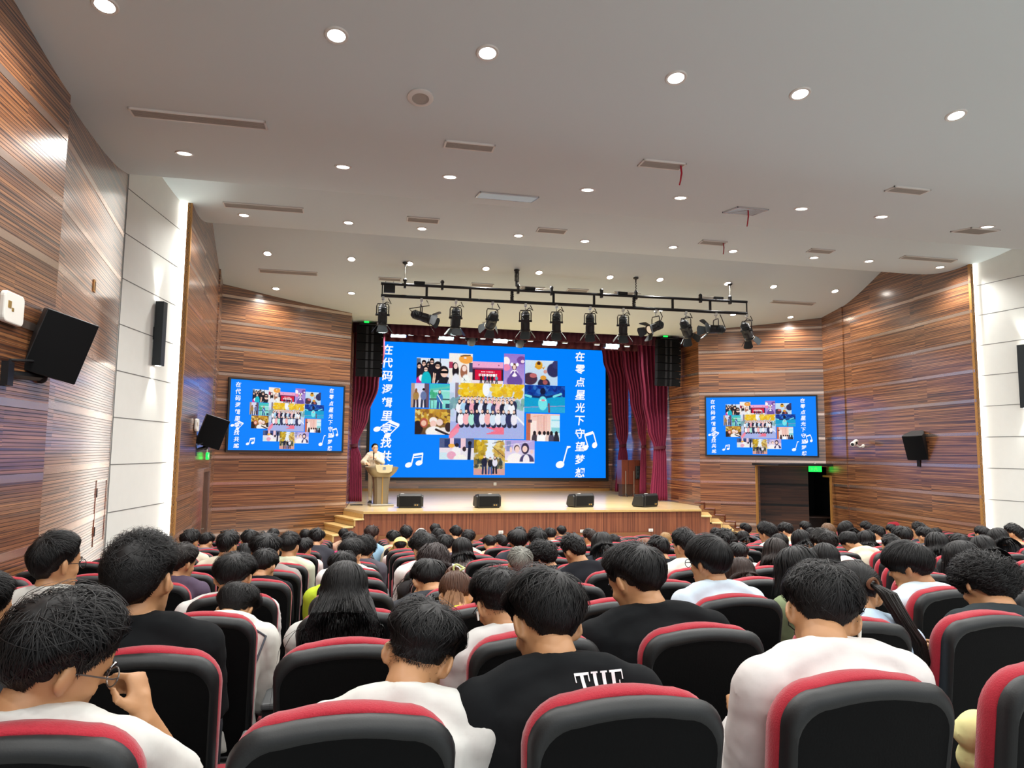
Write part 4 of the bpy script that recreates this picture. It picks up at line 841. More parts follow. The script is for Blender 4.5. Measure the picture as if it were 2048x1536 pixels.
for A_, B_, lab in ((TVL[0], TVL[1], 'left wall display showing the same blue collage'), (TVR[1], TVR[0], 'right wall display showing the same blue collage')):
    L_ = 'left' in lab; A3, B3 = V((*A_, 0)), V((*B_, 0)); d = (B3 - A3).normalized(); nn = V((d.y, -d.x, 0)) * .07
    q = [atline(*p, (A3 + nn)[:2], (B3 + nn)[:2]) for p in (((455, 900), (683, 902)) if L_ else ((1414, 909), (1635, 912)))]
    zt = [atline(*p, (A3 + nn)[:2], (B3 + nn)[:2]).z for p in (((459, 760), (685, 772)) if L_ else ((1412, 794), (1633, 794)))]
    z0 = (q[0].z + q[1].z) / 2; c0 = V((q[0].x, q[0].y, z0)) - nn * .9; Wd = ((q[1] - q[0]).xy).length
    display(lab, c0, d, Wd, sum(zt) / 2 - z0, .045)
# ---------------------------------------------------------------- lighting truss
TY = 16.8
tl, tr, bl, br = atY(762, 567, TY), atY(1494, 604, TY), atY(762, 591, TY), atY(1494, 627, TY)
t = thing('lighting_truss', 'black ladder-shaped lighting truss hung from the ceiling before the stage', 'truss', (0, 0, 0))
mb = MB(); mb.cyl(tl, tr, .035, n=10); mb.obj('upper_pipe', MT['black_metal'], t, smooth=True)
mb = MB(); mb.cyl(bl, br, .04, n=10); mb.obj('lower_pipe', MT['black_metal'], t, smooth=True)
def onpipe(a, b, x): 
    r = ray(x, 600)[0] * TY; k = (r - a.x) / (b.x - a.x); return a.lerp(b, k)
for x in (764, 853, 940, 1107, 1188, 1345, 1420, 1493):
    u, l = onpipe(tl, tr, x), onpipe(bl, br, x); mb = MB(); mb.box(-.028, .028, -.02, .02, 0, u.z - l.z) if x not in (764, 1493) else mb.box(-.014, .014, -.014, .014, 0, u.z - l.z)
    mb.obj('rung', MT['black_metal'], t, loc=l)
for x in (809, 884, 1036, 1103, 1203, 1272, 1401, 1460):
    u = onpipe(tl, tr, x); mb = MB(); mb.obox((0, 0, .02), (.055, .09, .2), rot()); mb.ell((0, 0, .11), (.05, .05, .05), nu=10, nv=6); mb.obj('clamp', MT['black'], t, loc=u)
for x in (838, 1060, 1245, 1437):
    u = onpipe(tl, tr, x); mb = MB(); mb.box(-.13, .13, -.03, .03, .035, .095); mb.obj('turnbuckle', MT['black_metal'], t, loc=u)
    mb = MB(); mb.cyl((-.45 if x == 1437 else .13, 0, .07), (-.13 if x == 1437 else .5, 0, .08), .008, n=6); mb.obj('rod', MT['silver'], t, loc=u)
for x in (1024, 1268):                                             # pleated cable drops between the pipes
    u, l = onpipe(tl, tr, x), onpipe(bl, br, x); mb = MB(); h = u.z - l.z; mb.tube([(.03 * math.sin(k * 1.6), .03 * math.cos(k * 1.6), h * k / 28) for k in range(29)], .02, 6); mb.obj('cable_drop', MT['black'], t, smooth=True, loc=l)
mb = MB(); u = atY(779, 576, TY); mb.box(-.13, .13, -.05, .05, -.11, .07); mb.cyl((-.09, 0, .07), (-.09, 0, .16), .008); mb.cyl((.09, 0, .07), (.09, 0, .16), .008); mb.obj('control_box', MT['black'], t, loc=u)
rs_ = ceil_z(TY)
for x, kind, lab in ((809, 'wire', 'thin steel wire holding the left end of the truss'), (1460, 'wire', 'thin steel wire holding the right end of the truss'), (1033, 'coil', 'coiled black cable dropping from ceiling to the truss'), (1272, 'chain', 'thin chain cable hanging from ceiling to truss, right of centre')):
    u = onpipe(tl, tr, x); h = rs_ - u.z
    s = thing('hanging_cable', lab, 'cable', (u.x, u.y, u.z)); s['group'] = 'cables holding the truss'
    if kind == 'coil':
        mb = MB(); mb.tube([(.05 * math.sin(k * .9), .05 * math.cos(k * .9), h * (.42 + .56 * k / 60)) for k in range(61)], .012, 6); mb.obj('coil', MT['black'], s, smooth=True)
        mb = MB(); mb.cyl((0, 0, .1), (.0, 0, h * .45), .035, n=10); mb.obj('sleeve', MT['black'], s)
    else:
        mb = MB(); mb.tube([(.012 * math.sin(k * 2) * (kind == 'chain'), 0, .05 + (h - .05) * k / 20) for k in range(21)], .007 if kind == 'wire' else .012, 5); mb.obj('cord', MT['silver' if kind == 'wire' else 'black'], s)
    mb = MB(); mb.lathe([(.07, 0), (.07, -.02), (.02, -.05), (.012, -.12)], (0, 0, h), n=14); mb.obj('ceiling_rose', MT['black'], s)
spot0 = {}
def spotlight(p, yaw, pitch, lab):
    t = thing('stage_spotlight', lab, 'spotlight', p, group='barn-door spotlights on the truss'); t.scale = (1.22,) * 3
    mb = MB(); mb.obox((0, 0, .0), (.05, .07, .06), rot()); mb.cyl((0, 0, -.02), (0, 0, -.11), .012, n=8); mb.obj('hook_clamp', MT['chrome'], t)
    Rz = rot(z=yaw); mb = MB(); mb.tube([Rz @ V(q) for q in ((-.115, 0, -.34), (-.115, 0, -.16), (-.1, 0, -.115), (.1, 0, -.115), (.115, 0, -.16), (.115, 0, -.34))], .011, 6); mb.obj('yoke', MT['black_metal'], t)
    c = V((0, 0, -.33)); R = rot(x=pitch, z=yaw); f = lambda q: c + R @ V(q)   # body axis: local +z points to the rear
    mb = MB(); mb.lathe([(.001, .21), (.05, .2), (.08, .16), (.085, .02), (.075, -.02), (.09, -.04), (.09, -.16), (.1, -.17), (.1, -.2), (.085, -.2)], c, R, 18); mb.obox(f((0, 0, -.05)), (.17, .15, .2), R); mb.obj('lamp_body', MT['black'], t, smooth=True)
    mb = MB()
    for k in range(4): mb.lathe([(.087, .04 + .03 * k), (.096, .05 + .03 * k), (.087, .06 + .03 * k)], c, R, 16)
    for s in (-1, 1): mb.cyl(f((s * .08, 0, 0)), f((s * .135, 0, 0)), .022, n=8)
    mb.obj('cooling_fins', MT['charcoal'], t)
    mb = MB(); mb.lathe([(.001, -.195), (.08, -.195)], c, R, 18); mb.obj('lens', MT['spot_lens'], t)
    mb = MB(); mb.lathe([(.1, -.2), (.112, -.205), (.1, -.21)], c, R, 18); mb.obj('gel_frame', MT['champagne'], t)
    for k in range(4):
        a = k * PI / 2 + PI / 4 * 0; w1, w2 = .075, .11; o = .1; q = rot(z=a)
        mb = MB(); pts = [(-w1, o, -.205), (w1, o, -.205), (w2, o + .085, -.32), (w2 * .6, o + .1, -.345), (-w2 * .6, o + .1, -.345), (-w2, o + .085, -.32)]
        vs = [f(q @ V(p_)) for p_ in pts] + [f(q @ (V(p_) + V((0, .004, .003)))) for p_ in pts]
        mb.add(vs, [(0, 1, 2, 3, 4, 5), (11, 10, 9, 8, 7, 6)] + [(i, (i+1) % 6, 6 + (i+1) % 6, 6 + i) for i in range(6)]); mb.obj('barn_door', MT['charcoal'], t)
    mb = MB(); mb.tube([f((0, .03, .2)), f((.08, .06, .26)), V((.16, .02, -.1)), V((.1, 0, .0))], .01, 5); mb.obj('power_cable', MT['black'], t, smooth=True)
SP = [(766, 0, .12), (843, -1.8, 1.25), (912, .1, .15), (985, .1, 1.05), (1051, -.25, .3), (1113, -.25, .3), (1180, -.3, .32), (1246, -.3, .32), (1311, 1.9, 1.15), (1371, -.9, .75), (1431, 1.55, 1.55), (1492, -1.0, .7)]
for i, (x, yw, pt) in enumerate(SP):
    p = onpipe(bl, br, x) + V((0, 0, -.06)); spotlight(p, yw, pt, 'black barn-door spotlight, %s from left under the truss' % ORD[i + 1])
for i, (x, tx, ty) in enumerate(((766, 1.5, 22), (912, 3.0, 21.5), (1051, 4.8, 22), (1180, 6.2, 21.5), (1246, 7.4, 22), (1371, 8.2, 22))):
    p = onpipe(bl, br, x) + V((0, .15, -.75)); ld = bpy.data.lights.new('spotlight_beam', 'SPOT'); ld.energy = 1250; ld.spot_size = math.radians(52); ld.spot_blend = .9; ld.shadow_soft_size = .08; ld.color = (1, .93, .8)
    lo = bpy.data.objects.new('spotlight_beam', ld); C.objects.link(lo); lo.location = p; lo.rotation_euler = (V((tx, ty, STZ + .6)) - p).to_track_quat('-Z', 'Y').to_euler()
# ---------------------------------------------------------------- line arrays and lights over the stage
def line_array(x0, x1, lab, sgn):
    Y = 21.25; w = abs(x1 - x0); c = (x0 + x1) / 2; t = thing('line_array', lab, 'loudspeaker', (c, Y, 6.36)); t['group'] = 'hanging line arrays'
    mb = MB(); mb.box(-w * .4, w * .4, -.1, .3, -.06, -.02); mb.cyl((-w * .2, .1, -.02), (-w * .2, .1, .1), .02); mb.cyl((w * .2, .1, -.02), (w * .2, .1, .1), .02); mb.obj('flying_frame', MT['black_metal'], t)
    z = -.07; yo = 0.0
    for k in range(6):
        h = .25; tl_ = .02 + .035 * k * k / 6; R = rot(x=tl_)
        mb = MB(); mb.prism([(-w/2, -.02), (-w * .06, .05), (w * .06, .05), (w/2, -.02), (w * .42, .34), (-w * .42, .34)], lambda u, v, q: V((0, yo, z)) + R @ V((u, v - .02, q)), -h + .012, 0); cab = mb.obj('cabinet', MT['black_matt'], t)
        mb = MB(); mb.obox(V((0, yo, z)) + R @ V((-w * .1, .02, -h/2)), (w * .09, .02, h * .9), R); mb.obox(V((0, yo, z)) + R @ V((w * .1, .02, -h/2)), (w * .09, .02, h * .9), R); mb.obj('waveguide', MT['black'], cab)
        mb = MB(); mb.obox(V((0, yo, z)) + R @ V((sgn * w * .47, -.03, -h * .35)), (.035, .02, .018), R); mb.obj('badge', MT['silver'], cab)
        z -= (h + .006) * math.cos(tl_); yo -= -(h) * math.sin(tl_) * -1 * -.6
    mb = MB(); mb.box(-.18, -.04, -.02, .02, .02, .08); mb.obj('status_light', MT['green'], t)
line_array(-.16, .62, 'black line-array loudspeaker stack hanging at the left stage edge', 1)
line_array(9.36, 10.17, 'black line-array loudspeaker stack hanging at the right stage edge', 1)
for i, x in enumerate((797, 892, 1000, 1098, 1222)):
    p = atY(x, 669 + (x - 889) * .0553, 22.3)
    s = thing('stage_panel_light', 'glowing white panel light above the big screen, %s from left' % ORD[i + 1], 'stage light', p, group='panel lights above the big screen')
    mb = MB(); mb.box(-.24, .24, -.1, .12, -.02, .06); mb.obj('housing', MT['white_metal'], s, bevel=.015)
    mb = MB(); mb.obox((0, -.07, -.08), (.46, .016, .2), rot(x=.35)); mb.obj('diffuser', MT['softbox'], s)
    mb = MB(); mb.box(-.25, -.235, -.16, .1, -.14, .04); mb.box(.235, .25, -.16, .1, -.14, .04); mb.obj('side_flap', MT['chrome'], s)
    mb = MB(); mb.cyl((0, 0, .06), (0, 0, .34), .015); mb.obj('hanger', MT['black'], s)
    ld = bpy.data.lights.new('stage_panel_glow', 'AREA'); ld.energy = 60; ld.size = .45; ld.shape = 'RECTANGLE'; ld.size_y = .14; ld.color = (1, .97, .9)
    lo = bpy.data.objects.new('stage_panel_glow', ld); C.objects.link(lo); lo.location = p + V((0, -.05, -.17)); lo.rotation_euler = (.1, 0, 0)
for i, x in enumerate((822, 855, 925, 966, 1020, 1061, 1130, 1194, 1254)):
    p = atY(x, 666.5 + (x - 855) * .0545, 22.4)
    s = thing('stage_clip_light', 'small white stage lamp over the big screen, %s from left' % ORD[i + 1], 'stage light', p, group='small lamps above the big screen')
    mb = MB(); mb.box(-.09, .09, -.06, .06, -.085, -.03); mb.obj('housing', MT['white_metal'], s, bevel=.012)
    mb = MB(); mb.box(-.075, .075, -.045, .045, -.09, -.084); mb.obj('lens', MT['softbox'], s)
    mb = MB(); mb.cyl((0, 0, -.03), (0, 0, .3), .012); mb.obj('hanger', MT['silver'], s)
for i, x in enumerate((943, 1040)):
    p = atY(x, 672 + i * 4, 22.2); s = thing('moving_head', 'grey moving-head lamp over the big screen, %s of the pair' % ('left' if i == 0 else 'right'), 'stage light', p, group='moving heads')
    mb = MB(); mb.box(-.16, .16, -.12, .12, .02, .14); mb.obj('base', MT['black'], s, bevel=.02)
    mb = MB(); 
    for q in (-1, 1): mb.box(q * .17 - .025, q * .17 + .025, -.06, .06, -.16, .1)
    mb.obj('yoke', MT['charcoal'], s, bevel=.012)
    mb = MB(); mb.lathe([(.001, .13), (.09, .12), (.13, .05), (.135, -.06), (.115, -.14), (.11, -.15), (.001, -.15)], (0, 0, -.15), rot(x=.5), 18); mb.obj('head', mat('grey_lamp_head', '#5f686e', .4), s, smooth=True)
    mb = MB(); mb.lathe([(.001, -.154), (.09, -.154)], (0, 0, -.15), rot(x=.5), 18); mb.obj('lens', MT['chrome'], s)
# ---------------------------------------------------------------- tables beside the stage
def table(p, rz, w, d, h, lab, m='red_wood'):
    t = thing('side_table', lab, 'table', p, rz)
    mb = MB(); mb.box(-w/2, w/2, -d/2, d/2, h - .04, h); mb.obj('table_top', MT[m], t, bevel=.005)
    mb = MB(); mb.box(-w/2 + .06, w/2 - .06, d/2 - .06, d/2 - .03, .2, h - .04); mb.obj('modesty_panel', MT[m], t)
    for sx in (-1, 1):
        for sy in (-1, 1): mb = MB(); mb.box(sx * (w/2 - .05) - .025, sx * (w/2 - .05) + .025, sy * (d/2 - .05) - .025, sy * (d/2 - .05) + .025, 0, h - .04); mb.obj('leg', MT[m], t)
    return t
p = atZ(473, 1047, .66); zt = .66
table((p.x, p.y, FL0), .51, 1.5, .6, zt - FL0, 'red-brown table by the left wall with a black bundle on it')
rng = random.Random(9); mb = MB()
for k in range(16): mb.tube([(.2 * math.cos(a) * (1 + .2 * rng.random()), .12 * math.sin(a) * (1 + .2 * rng.random()), .03 + .07 * rng.random() + .03 * math.sin(a * 3 + k)) for a in [2 * PI * j / 14 for j in range(15)]], .016, 5)
mb.ell((0, 0, .04), (.2, .12, .05)); o = mb.obj('cable_bundle', MT['black'], None, smooth=True, loc=(p.x, p.y, zt)); tag(o, 'black bundle of cables lying on the red-brown table', 'cable bundle')
p = atZ(1648, 1036, .66); table((p.x, p.y, FL0), -.45, 1.3, .5, .8, 'dark desk beside the right doorway', 'dark_wood')
p2 = atZ(1676, 1024, .85)
t = thing('office_chair', 'black office chair behind the desk by the right doorway', 'chair', (p2.x, p2.y, FL0), .4)
mb = MB(); mb.rings([[(x * w, .03 * (1 - x * x) + y, z) for x, y in ((-1, 0), (-.6, -.02), (0, -.03), (.6, -.02), (1, 0), (.6, .05), (0, .06), (-.6, .05))] for z, w in ((.52, .2), (.6, .24), (.8, .25), (.95, .24), (.99, .2))]); mb.obj('backrest', MT['black_matt'], t, smooth=True)
mb = MB(); mb.box(-.24, .24, -.5, -.02, .42, .5); mb.obj('seat', MT['black_matt'], t, bevel=.03)
mb = MB(); mb.cyl((0, -.25, .1), (0, -.25, .42), .03); mb.obj('post', MT['charcoal'], t)
for k in range(5): a = k * 2 * PI / 5; mb = MB(); mb.tube([(0, -.25, .11), (.26 * math.cos(a), -.25 + .26 * math.sin(a), .03)], .02, 6); mb.obj('leg', MT['charcoal'], t)
# ---------------------------------------------------------------- auditorium chairs
def chair_outline(d, top=1.018, dt=0.0, bot=.40, hw=.237, r=.085, out=0.0, k=7):
    w = hw - d + out; t = top - d + out - dt; b = bot + d; pts = [(-w * .93, b)]
    for i in range(k + 1):
        a = PI - i * PI / 2 / k; pts.append((-w + r + r * math.cos(a), t - r + r * math.sin(a)))
    for i in range(1, 6): x = -w + r + (2 * w - 2 * r) * i / 6; pts.append((x, t + .014 * (1 - (x / (w - r)) ** 2)))
    for i in range(k + 1):
        a = PI / 2 - i * PI / 2 / k; pts.append((w - r + r * math.cos(a), t - r + r * math.sin(a)))
    pts.append((w * .93, b)); return pts
rec = lambda y, z: y + (1.018 - z) * .15
def loops(spec, **kw):
    return [[(x, rec(y, z) + q[3] * (1 - (x / .235) ** 2), z) for y in q[:1] for x, z in chair_outline(q[1], out=q[2], dt=(q[4] if len(q) > 4 else 0), **kw)] for q in spec]
def make_chair():
    t = thing('auditorium_chair', 'x', 'chair')
    mb = MB(); ls = loops([(.052, .004, 0, 0), (.03, 0, 0, 0), (.013, .005, 0, 0), (.004, .011, 0, -.004, .004), (.0, .018, 0, -.006, .012), (.005, .024, 0, -.006, .015)])
    mb.rings(ls, 0, cap=False); n = len(ls[0]); mb.add(ls[0], [tuple(range(n))]); mb.add(ls[-1], [tuple(range(n))[::-1]], 1)
    mb.obj('back_shell', [MT['shell'], MT['panel_cloth']], t, smooth=True, auto=50)
    mb = MB(); mb.rings(loops([(.048, .012, .0, 0), (.056, .004, .0, 0), (.085, .0, .0, 0), (.112, .004, 0, 0), (.135, .04, 0, .01), (.14, .08, 0, .015)], bot=.46, top=1.027, r=.115)); mb.obj('back_cushion', MT['red_cloth'], t, smooth=True, auto=60)
    mb = MB(); K = [(.36, .9), (.38, 1), (.44, 1), (.465, .96), (.472, .85)]
    mb.rings([[(x * .235 * s, .17 + (y + 1) * .21 * s + .21 * (1 - s), z) for x, y in ((-1, -1), (-.9, -1), (.9, -1), (1, -1), (1, .7), (.85, 1), (-.85, 1), (-1, .7))] for z, s in K[2:]]); mb.rings([[(x * .233 * s, .17 + (y + 1) * .21 * s + .21 * (1 - s), z) for x, y in ((-1, -1), (-.9, -1), (.9, -1), (1, -1), (1, .7), (.85, 1), (-.85, 1), (-1, .7))] for z, s in K[:2] + [(.436, .99)]], 1); st = mb.obj('seat_cushion', [MT['red_cloth'], MT['shell']], t, smooth=True, auto=50); HG = V((0, .19, .42)); st.data.transform(M.Translation(-HG)); st.location = HG
    for s in (-1, 1):
        mb = MB(); x = s * .292; mb.rings([[(x + dx * .028, y, z) for dx, y, z in ((-1, .16, 0), (1, .16, 0), (1, .30, 0), (-1, .30, 0))], [(x + dx * .028, y, z) for dx, y, z in ((-1, .1, .3), (1, .1, .3), (1, .42, .3), (-1, .42, .3))], [(x + dx * .028, y, .6) for dx, y in ((-1, .12), (1, .12), (1, .44), (-1, .44))]]); a = mb.obj('armrest', MT['shell'], t)
        mb = MB(); mb.box(x - .033, x + .033, .1, .46, .6, .63); mb.obj('arm_pad', MT['arm_pad'], a, bevel=.01)
    return t
COL0, PITCH = -.01, .636
CH0 = make_chair(); first_chair = [True]
OCC = {}                                                            # seats taken, filled by the people
# ---------------------------------------------------------------- people
def R3(ax, deg): return np.array(M.Rotation(math.radians(deg), 3, ax))
CR_C, CR_R = np.array([0, -.008, .022]), np.array([.079, .099, .097])
AZ = [0, 30, 60, 80, 95, 110, 130, 180]
HL = {'short': [38, 34, 22, 2, 8, -4, -36, -60], 'bowl': [8, 6, 0, -20, -10, -18, -40, -50], 'fade': [38, 34, 22, 10, 12, 8, -14, -30], 'long': [26, 20, -5, -30, -42, -50, -55, -58], 'tied': [40, 36, 20, 0, 0, -8, -36, -44]}
STY = {  # hairline, thickness, whorl, gravity, random, strand length, curl
 'short': ('short', .024, .30, .35, .085, 0), 'messy': ('short', .030, .35, .6, .10, 0), 'neat': ('short', .02, .35, .2, .08, 0), 'spiky': ('short', .022, .1, .7, .075, 0), 'fade': ('fade', .03, .25, .4, .09, 0),
 'bowl': ('bowl', .026, .8, .16, .13, 0), 'long': ('long', .02, 1.3, .10, .55, 0), 'wavy': ('long', .028, 1.0, .3, .42, .011), 'curly': ('bowl', .036, .4, .9, .12, .013), 'pony': ('tied', .016, .3, .12, .12, 0), 'bun': ('tied', .016, .3, .15, .12, 0), 'bob': ('long', .024, 1.2, .12, .2, 0), 'cap': ('short', .012, .6, .2, .08, 0)}
def fast_mesh(name, v, polys, quads):
    q = np.concatenate([np.array([p for p in polys if len(p) == 4])] + quads); ng = [p for p in polys if len(p) != 4]
    me = bpy.data.meshes.new(name); me.vertices.add(len(v)); me.vertices.foreach_set('co', np.asarray(v, np.float32).ravel())
    li = np.concatenate([q.ravel()] + [np.array(p) for p in ng]).astype(np.int32); ls = np.concatenate([np.arange(len(q)) * 4, len(q) * 4 + np.cumsum([0] + [len(p) for p in ng])[:-1]]).astype(np.int32)
    me.loops.add(len(li)); me.loops.foreach_set('vertex_index', li); me.polygons.add(len(ls)); me.polygons.foreach_set('loop_start', ls)
    me.update(calc_edges=True); me.validate(); me.polygons.foreach_set('use_smooth', [True] * len(me.polygons)); me.materials.append(None); return me
def hair_mesh(style, q, Rh, H, caps, seed, T=None, length=None, drape=None):
    hl, T0, grav, sig, L, curl = STY[style]; T = T or T0; L = length or L
    rs = np.random.default_rng(seed); hv = HL[hl]
    def elmin(u):
        az = np.degrees(np.abs(np.arctan2(u[:, 0], u[:, 1]))); return np.interp(az, AZ, hv)
    def mask(u): return np.clip((np.degrees(np.arcsin(np.clip(u[:, 2], -1, 1))) - elmin(u)) / (16 if hl in ('short', 'fade', 'tied') else 9), 0, 1)
    nu, nv = ((20, 12), (32, 20), (56, 34))[q]
    el = np.linspace(-PI/2 + .01, PI/2 - .01, nv); az = np.arange(nu) * 2 * PI / nu; E, A = np.meshgrid(el, az, indexing='ij')
    u = np.stack([np.cos(E) * np.sin(A), np.cos(E) * np.cos(A), np.sin(E)], -1).reshape(-1, 3)
    mk = mask(u); mk = mk * mk * (3 - 2 * mk); top = np.interp(u[:, 2], [-.7, -.3, .1, .5, 1], [.1, .3, .72, .9, 1.0])
    bump = np.array([NZ.noise(V(a * 4.5 + seed)) for a in u]) * .18 if q else 0
    f = np.where(mk > 0, 1 + (mk * T * (top + bump)) / .09 * .8, .93)
    cv = CR_C + u * CR_R * f[:, None]; vs = [cv]; fs = []
    for i in range(nv - 1):
        for j in range(nu): k = (j + 1) % nu; fs.append((i*nu + j, i*nu + k, (i+1)*nu + k, (i+1)*nu + j))
    fs.append(tuple(range(nu))[::-1]); fs.append(tuple(range((nv-1)*nu, nv*nu)))
    # strands
    stub = style == 'fade' and q == 2
    n = (420, 2000, 6500)[q]; S_ = (4, 6, 8)[q]; wd = (.0055, .0024, .0012)[q]
    if style in ('long', 'wavy', 'bob'): n = int(n * 1.15); S_ += 5; wd *= 1.15
    u = rs.normal(size=(n * 6, 3)); u /= np.linalg.norm(u, axis=1)[:, None]; u = u[mask(u) > .08][:n]; n = len(u)
    w = np.array([.14, -.72, .68]); w /= np.linalg.norm(w); g = Rh.T @ np.array([0, 0, -1.0])
    Ls = L * rs.uniform(.65, 1.15, n); ds = Ls / S_; nz = rs.normal(size=(n, 3)) * sig; ph = rs.uniform(0, 6.28, n); lay = rs.uniform(.25, 1.08, n); lump = 1 + .22 * np.sin(u @ np.array([5., 3, 4]) + seed) * np.cos(u @ np.array([-3., 6, 2]) + seed * .7) if hl in ('short', 'fade') else 1.0; over = rs.uniform(2, 14, n)
    if style in ('long', 'wavy', 'bob'): w = np.array([.1, .1, 1.0])
    tie = np.array([0, -.115, -.02]) if style == 'pony' else np.array([0, -.06, .115])
    P = []; pos = None; free = np.zeros(n, bool); B = []
    for k in range(S_ + 1):
        nr = u / CR_R; nr /= np.linalg.norm(nr, axis=1)[:, None]
        if style == 'spiky': hgt = T * .3 + (k / S_) * Ls * .55 * (.25 + .75 * np.clip(u[:, 2] + .1, 0, 1))
        else: hgt = T * lay * np.interp(u[:, 2], [-.7, -.3, .1, .5, 1], [.12, .38, .78, .97, 1.05]) * (.6 + .55 * min(1, 2 * k / S_)) * lump + .005 * lay
        m2 = np.clip(mask(u) + .25, .25, 1)
        surf = CR_C + u * CR_R + nr * (hgt * m2)[:, None]
        if pos is None: pos = surf.copy()
        else:
            pos = np.where(free[:, None], pos + dirs * ds[:, None], surf)
        if style in ('long', 'wavy', 'bob') and k:
            wp = pos @ Rh.T + H
            for p0, p1, r in caps:
                d = p1 - p0; tt = np.clip(((wp - p0) @ d) / (d @ d), 0, 1); c = p0 + tt[:, None] * d; v = wp - c; ln = np.linalg.norm(v, axis=1); rr = r + .02 * lay
                hit = ln < rr; wp = np.where(hit[:, None], c + v / np.maximum(ln, 1e-5)[:, None] * rr[:, None], wp)
            pos = (wp - H) @ Rh
        pp = pos.copy()
        if curl:
            sd = np.cross(nr, g); pp = pp + (sd * np.cos(k * 1.7 + ph)[:, None] + nr * np.sin(k * 1.7 + ph)[:, None]) * curl
        P.append(pp); B.append(nr)
        # next direction
        away = u * (u @ w)[:, None] - w; away /= np.maximum(np.linalg.norm(away, axis=1), .05)[:, None]
        gt = g - u * (u @ g)[:, None]; dr = away + grav * gt + nz - u * np.sum(nz * u, 1)[:, None]
        if style in ('pony', 'bun'): dr = (tie - pos) / .08 + nz * .5; dr -= u * np.sum(dr * u, 1)[:, None]
        dr /= np.linalg.norm(dr, axis=1)[:, None]; dirs = dr
        if style in ('long', 'wavy', 'bob'):
            free = free | ((nr @ (-g)) < .12); fd = g + nz * .5 + nr * .05; fd /= np.linalg.norm(fd, axis=1)[:, None]; dirs = np.where(free[:, None], fd, dr)
        u2 = u + dr * (ds / .095)[:, None]; u2 /= np.linalg.norm(u2, axis=1)[:, None]
        low = np.degrees(np.arcsin(np.clip(u2[:, 2], -1, 1))) < elmin(u2) - over
        if style not in ('long', 'wavy', 'bob'): u2 = np.where(low[:, None], u + (u2 - u) * .12, u2)
        u = u2
    P = np.array(P); B = np.array(B); base = len(cv)
    tan = np.gradient(P, axis=0); side = np.cross(tan, B); side /= np.maximum(np.linalg.norm(side, axis=2), 1e-6)[..., None]
    wk = wd * np.interp(np.linspace(0, 1, S_ + 1), [0, .2, .7, 1], [.8, 1, .8, .12])[:, None, None] * rs.uniform(.6, 1.3, n)[None, :, None]
    V3 = np.stack([P - side * wk, P + B * wk * .7, P + side * wk], 2)                # S+1, n, 3, 3
    vs.append(V3.reshape(-1, 3)); idx = base + np.arange((S_ + 1) * n * 3).reshape(S_ + 1, n, 3)
    quads = []
    if stub:                                                     # close-cropped nape
        m_ = 5000; a_ = rs.uniform(95, 265, m_); e_ = rs.uniform(-62, 5, m_); hh = np.interp(np.abs(180 - np.abs(a_ - 180 + 180) % 360) if 0 else 180 - np.abs(180 - a_), AZ, hv); ok = (e_ < hh + 6) & (rs.uniform(0, 1, m_) < np.clip(1 - (hh - e_) / 34, .06, 1)); a_, e_ = np.radians(a_[ok]), np.radians(e_[ok])
        uu = np.stack([np.cos(e_) * np.sin(a_), np.cos(e_) * np.cos(a_), np.sin(e_)], -1); p0 = CR_C + uu * CR_R * 1.0; nn_ = uu / CR_R; nn_ /= np.linalg.norm(nn_, axis=1)[:, None]; dn = np.cross(nn_, np.cross(np.array([0, 0, -1.0]), nn_)) + rs.normal(size=p0.shape) * .5
        sd = np.cross(nn_, dn); sd /= np.linalg.norm(sd, axis=1)[:, None]; L_ = rs.uniform(.006, .012, len(p0))[:, None]; a0 = p0 + nn_ * .001; vs3 = np.stack([a0 - sd * .0008, a0 + sd * .0008, a0 + dn * L_ + nn_ * .0035], 1).reshape(-1, 3); b0 = sum(len(v_) for v_ in vs); vs.append(vs3); fs += [(b0 + 3*i, b0 + 3*i + 1, b0 + 3*i + 2) for i in range(len(p0))]
    for a, b in ((0, 1), (1, 2)):
        quads.append(np.stack([idx[:-1, :, a], idx[:-1, :, b], idx[1:, :, b], idx[1:, :, a]], -1).reshape(-1, 4))
    allv = np.concatenate(vs) @ Rh.T + H
    if drape:
        hi = np.arange(len(allv)) >= len(cv); lim = np.interp(allv[:, 2], [drape[1], drape[1] + .14], [drape[0], H[1]]) - .004 * (np.arange(len(allv)) // 3 % 7); b_ = hi & (allv[:, 2] < H[2] - .03) & (allv[:, 1] < H[1] + .03); allv[:, 1] = np.where(b_, np.minimum(allv[:, 1], lim), allv[:, 1])
    return fast_mesh('hair', allv, fs, quads)
def tail_mesh(Rh, H, start, pts, r, n, seed, wd=.003):
    """a hanging tail: strands along the path (head axes for start, body axes for the rest)"""
    rs = np.random.default_rng(seed); path = [np.array(Rh @ np.array(start) + H)] + [np.array(p) for p in pts]; path = np.array(path); S_ = len(path)
    off = rs.normal(size=(n, 2)); off /= np.maximum(1, np.linalg.norm(off, axis=1))[:, None]; mb = MB()
    rad = np.interp(np.linspace(0, 1, S_), [0, .15, .6, 1], [.35, 1, .9, .45]) * r
    for i in range(n):
        e = rs.uniform(.75, 1.0); p = [path[k] + np.array([off[i, 0], off[i, 1] * .7, 0]) * rad[k] + rs.normal(size=3) * .002 for k in range(S_)]
        mb.tube(p, [wd] * (S_ - 1) + [wd * .2], 3, cap=False)
    me = mb.mesh('hair_tail', [MT['black']], True); me.materials[0] = None; return me
TS = bpy.data.scenes.new('workbench'); TMP = []
_o = bpy.data.objects.new('tmp', bpy.data.meshes.new('tmp')); TS.collection.objects.link(_o)
_r = _o.modifiers.new('r', 'REMESH'); _r.mode = 'VOXEL'; _s = _o.modifiers.new('s', 'SMOOTH'); _s.factor = .5
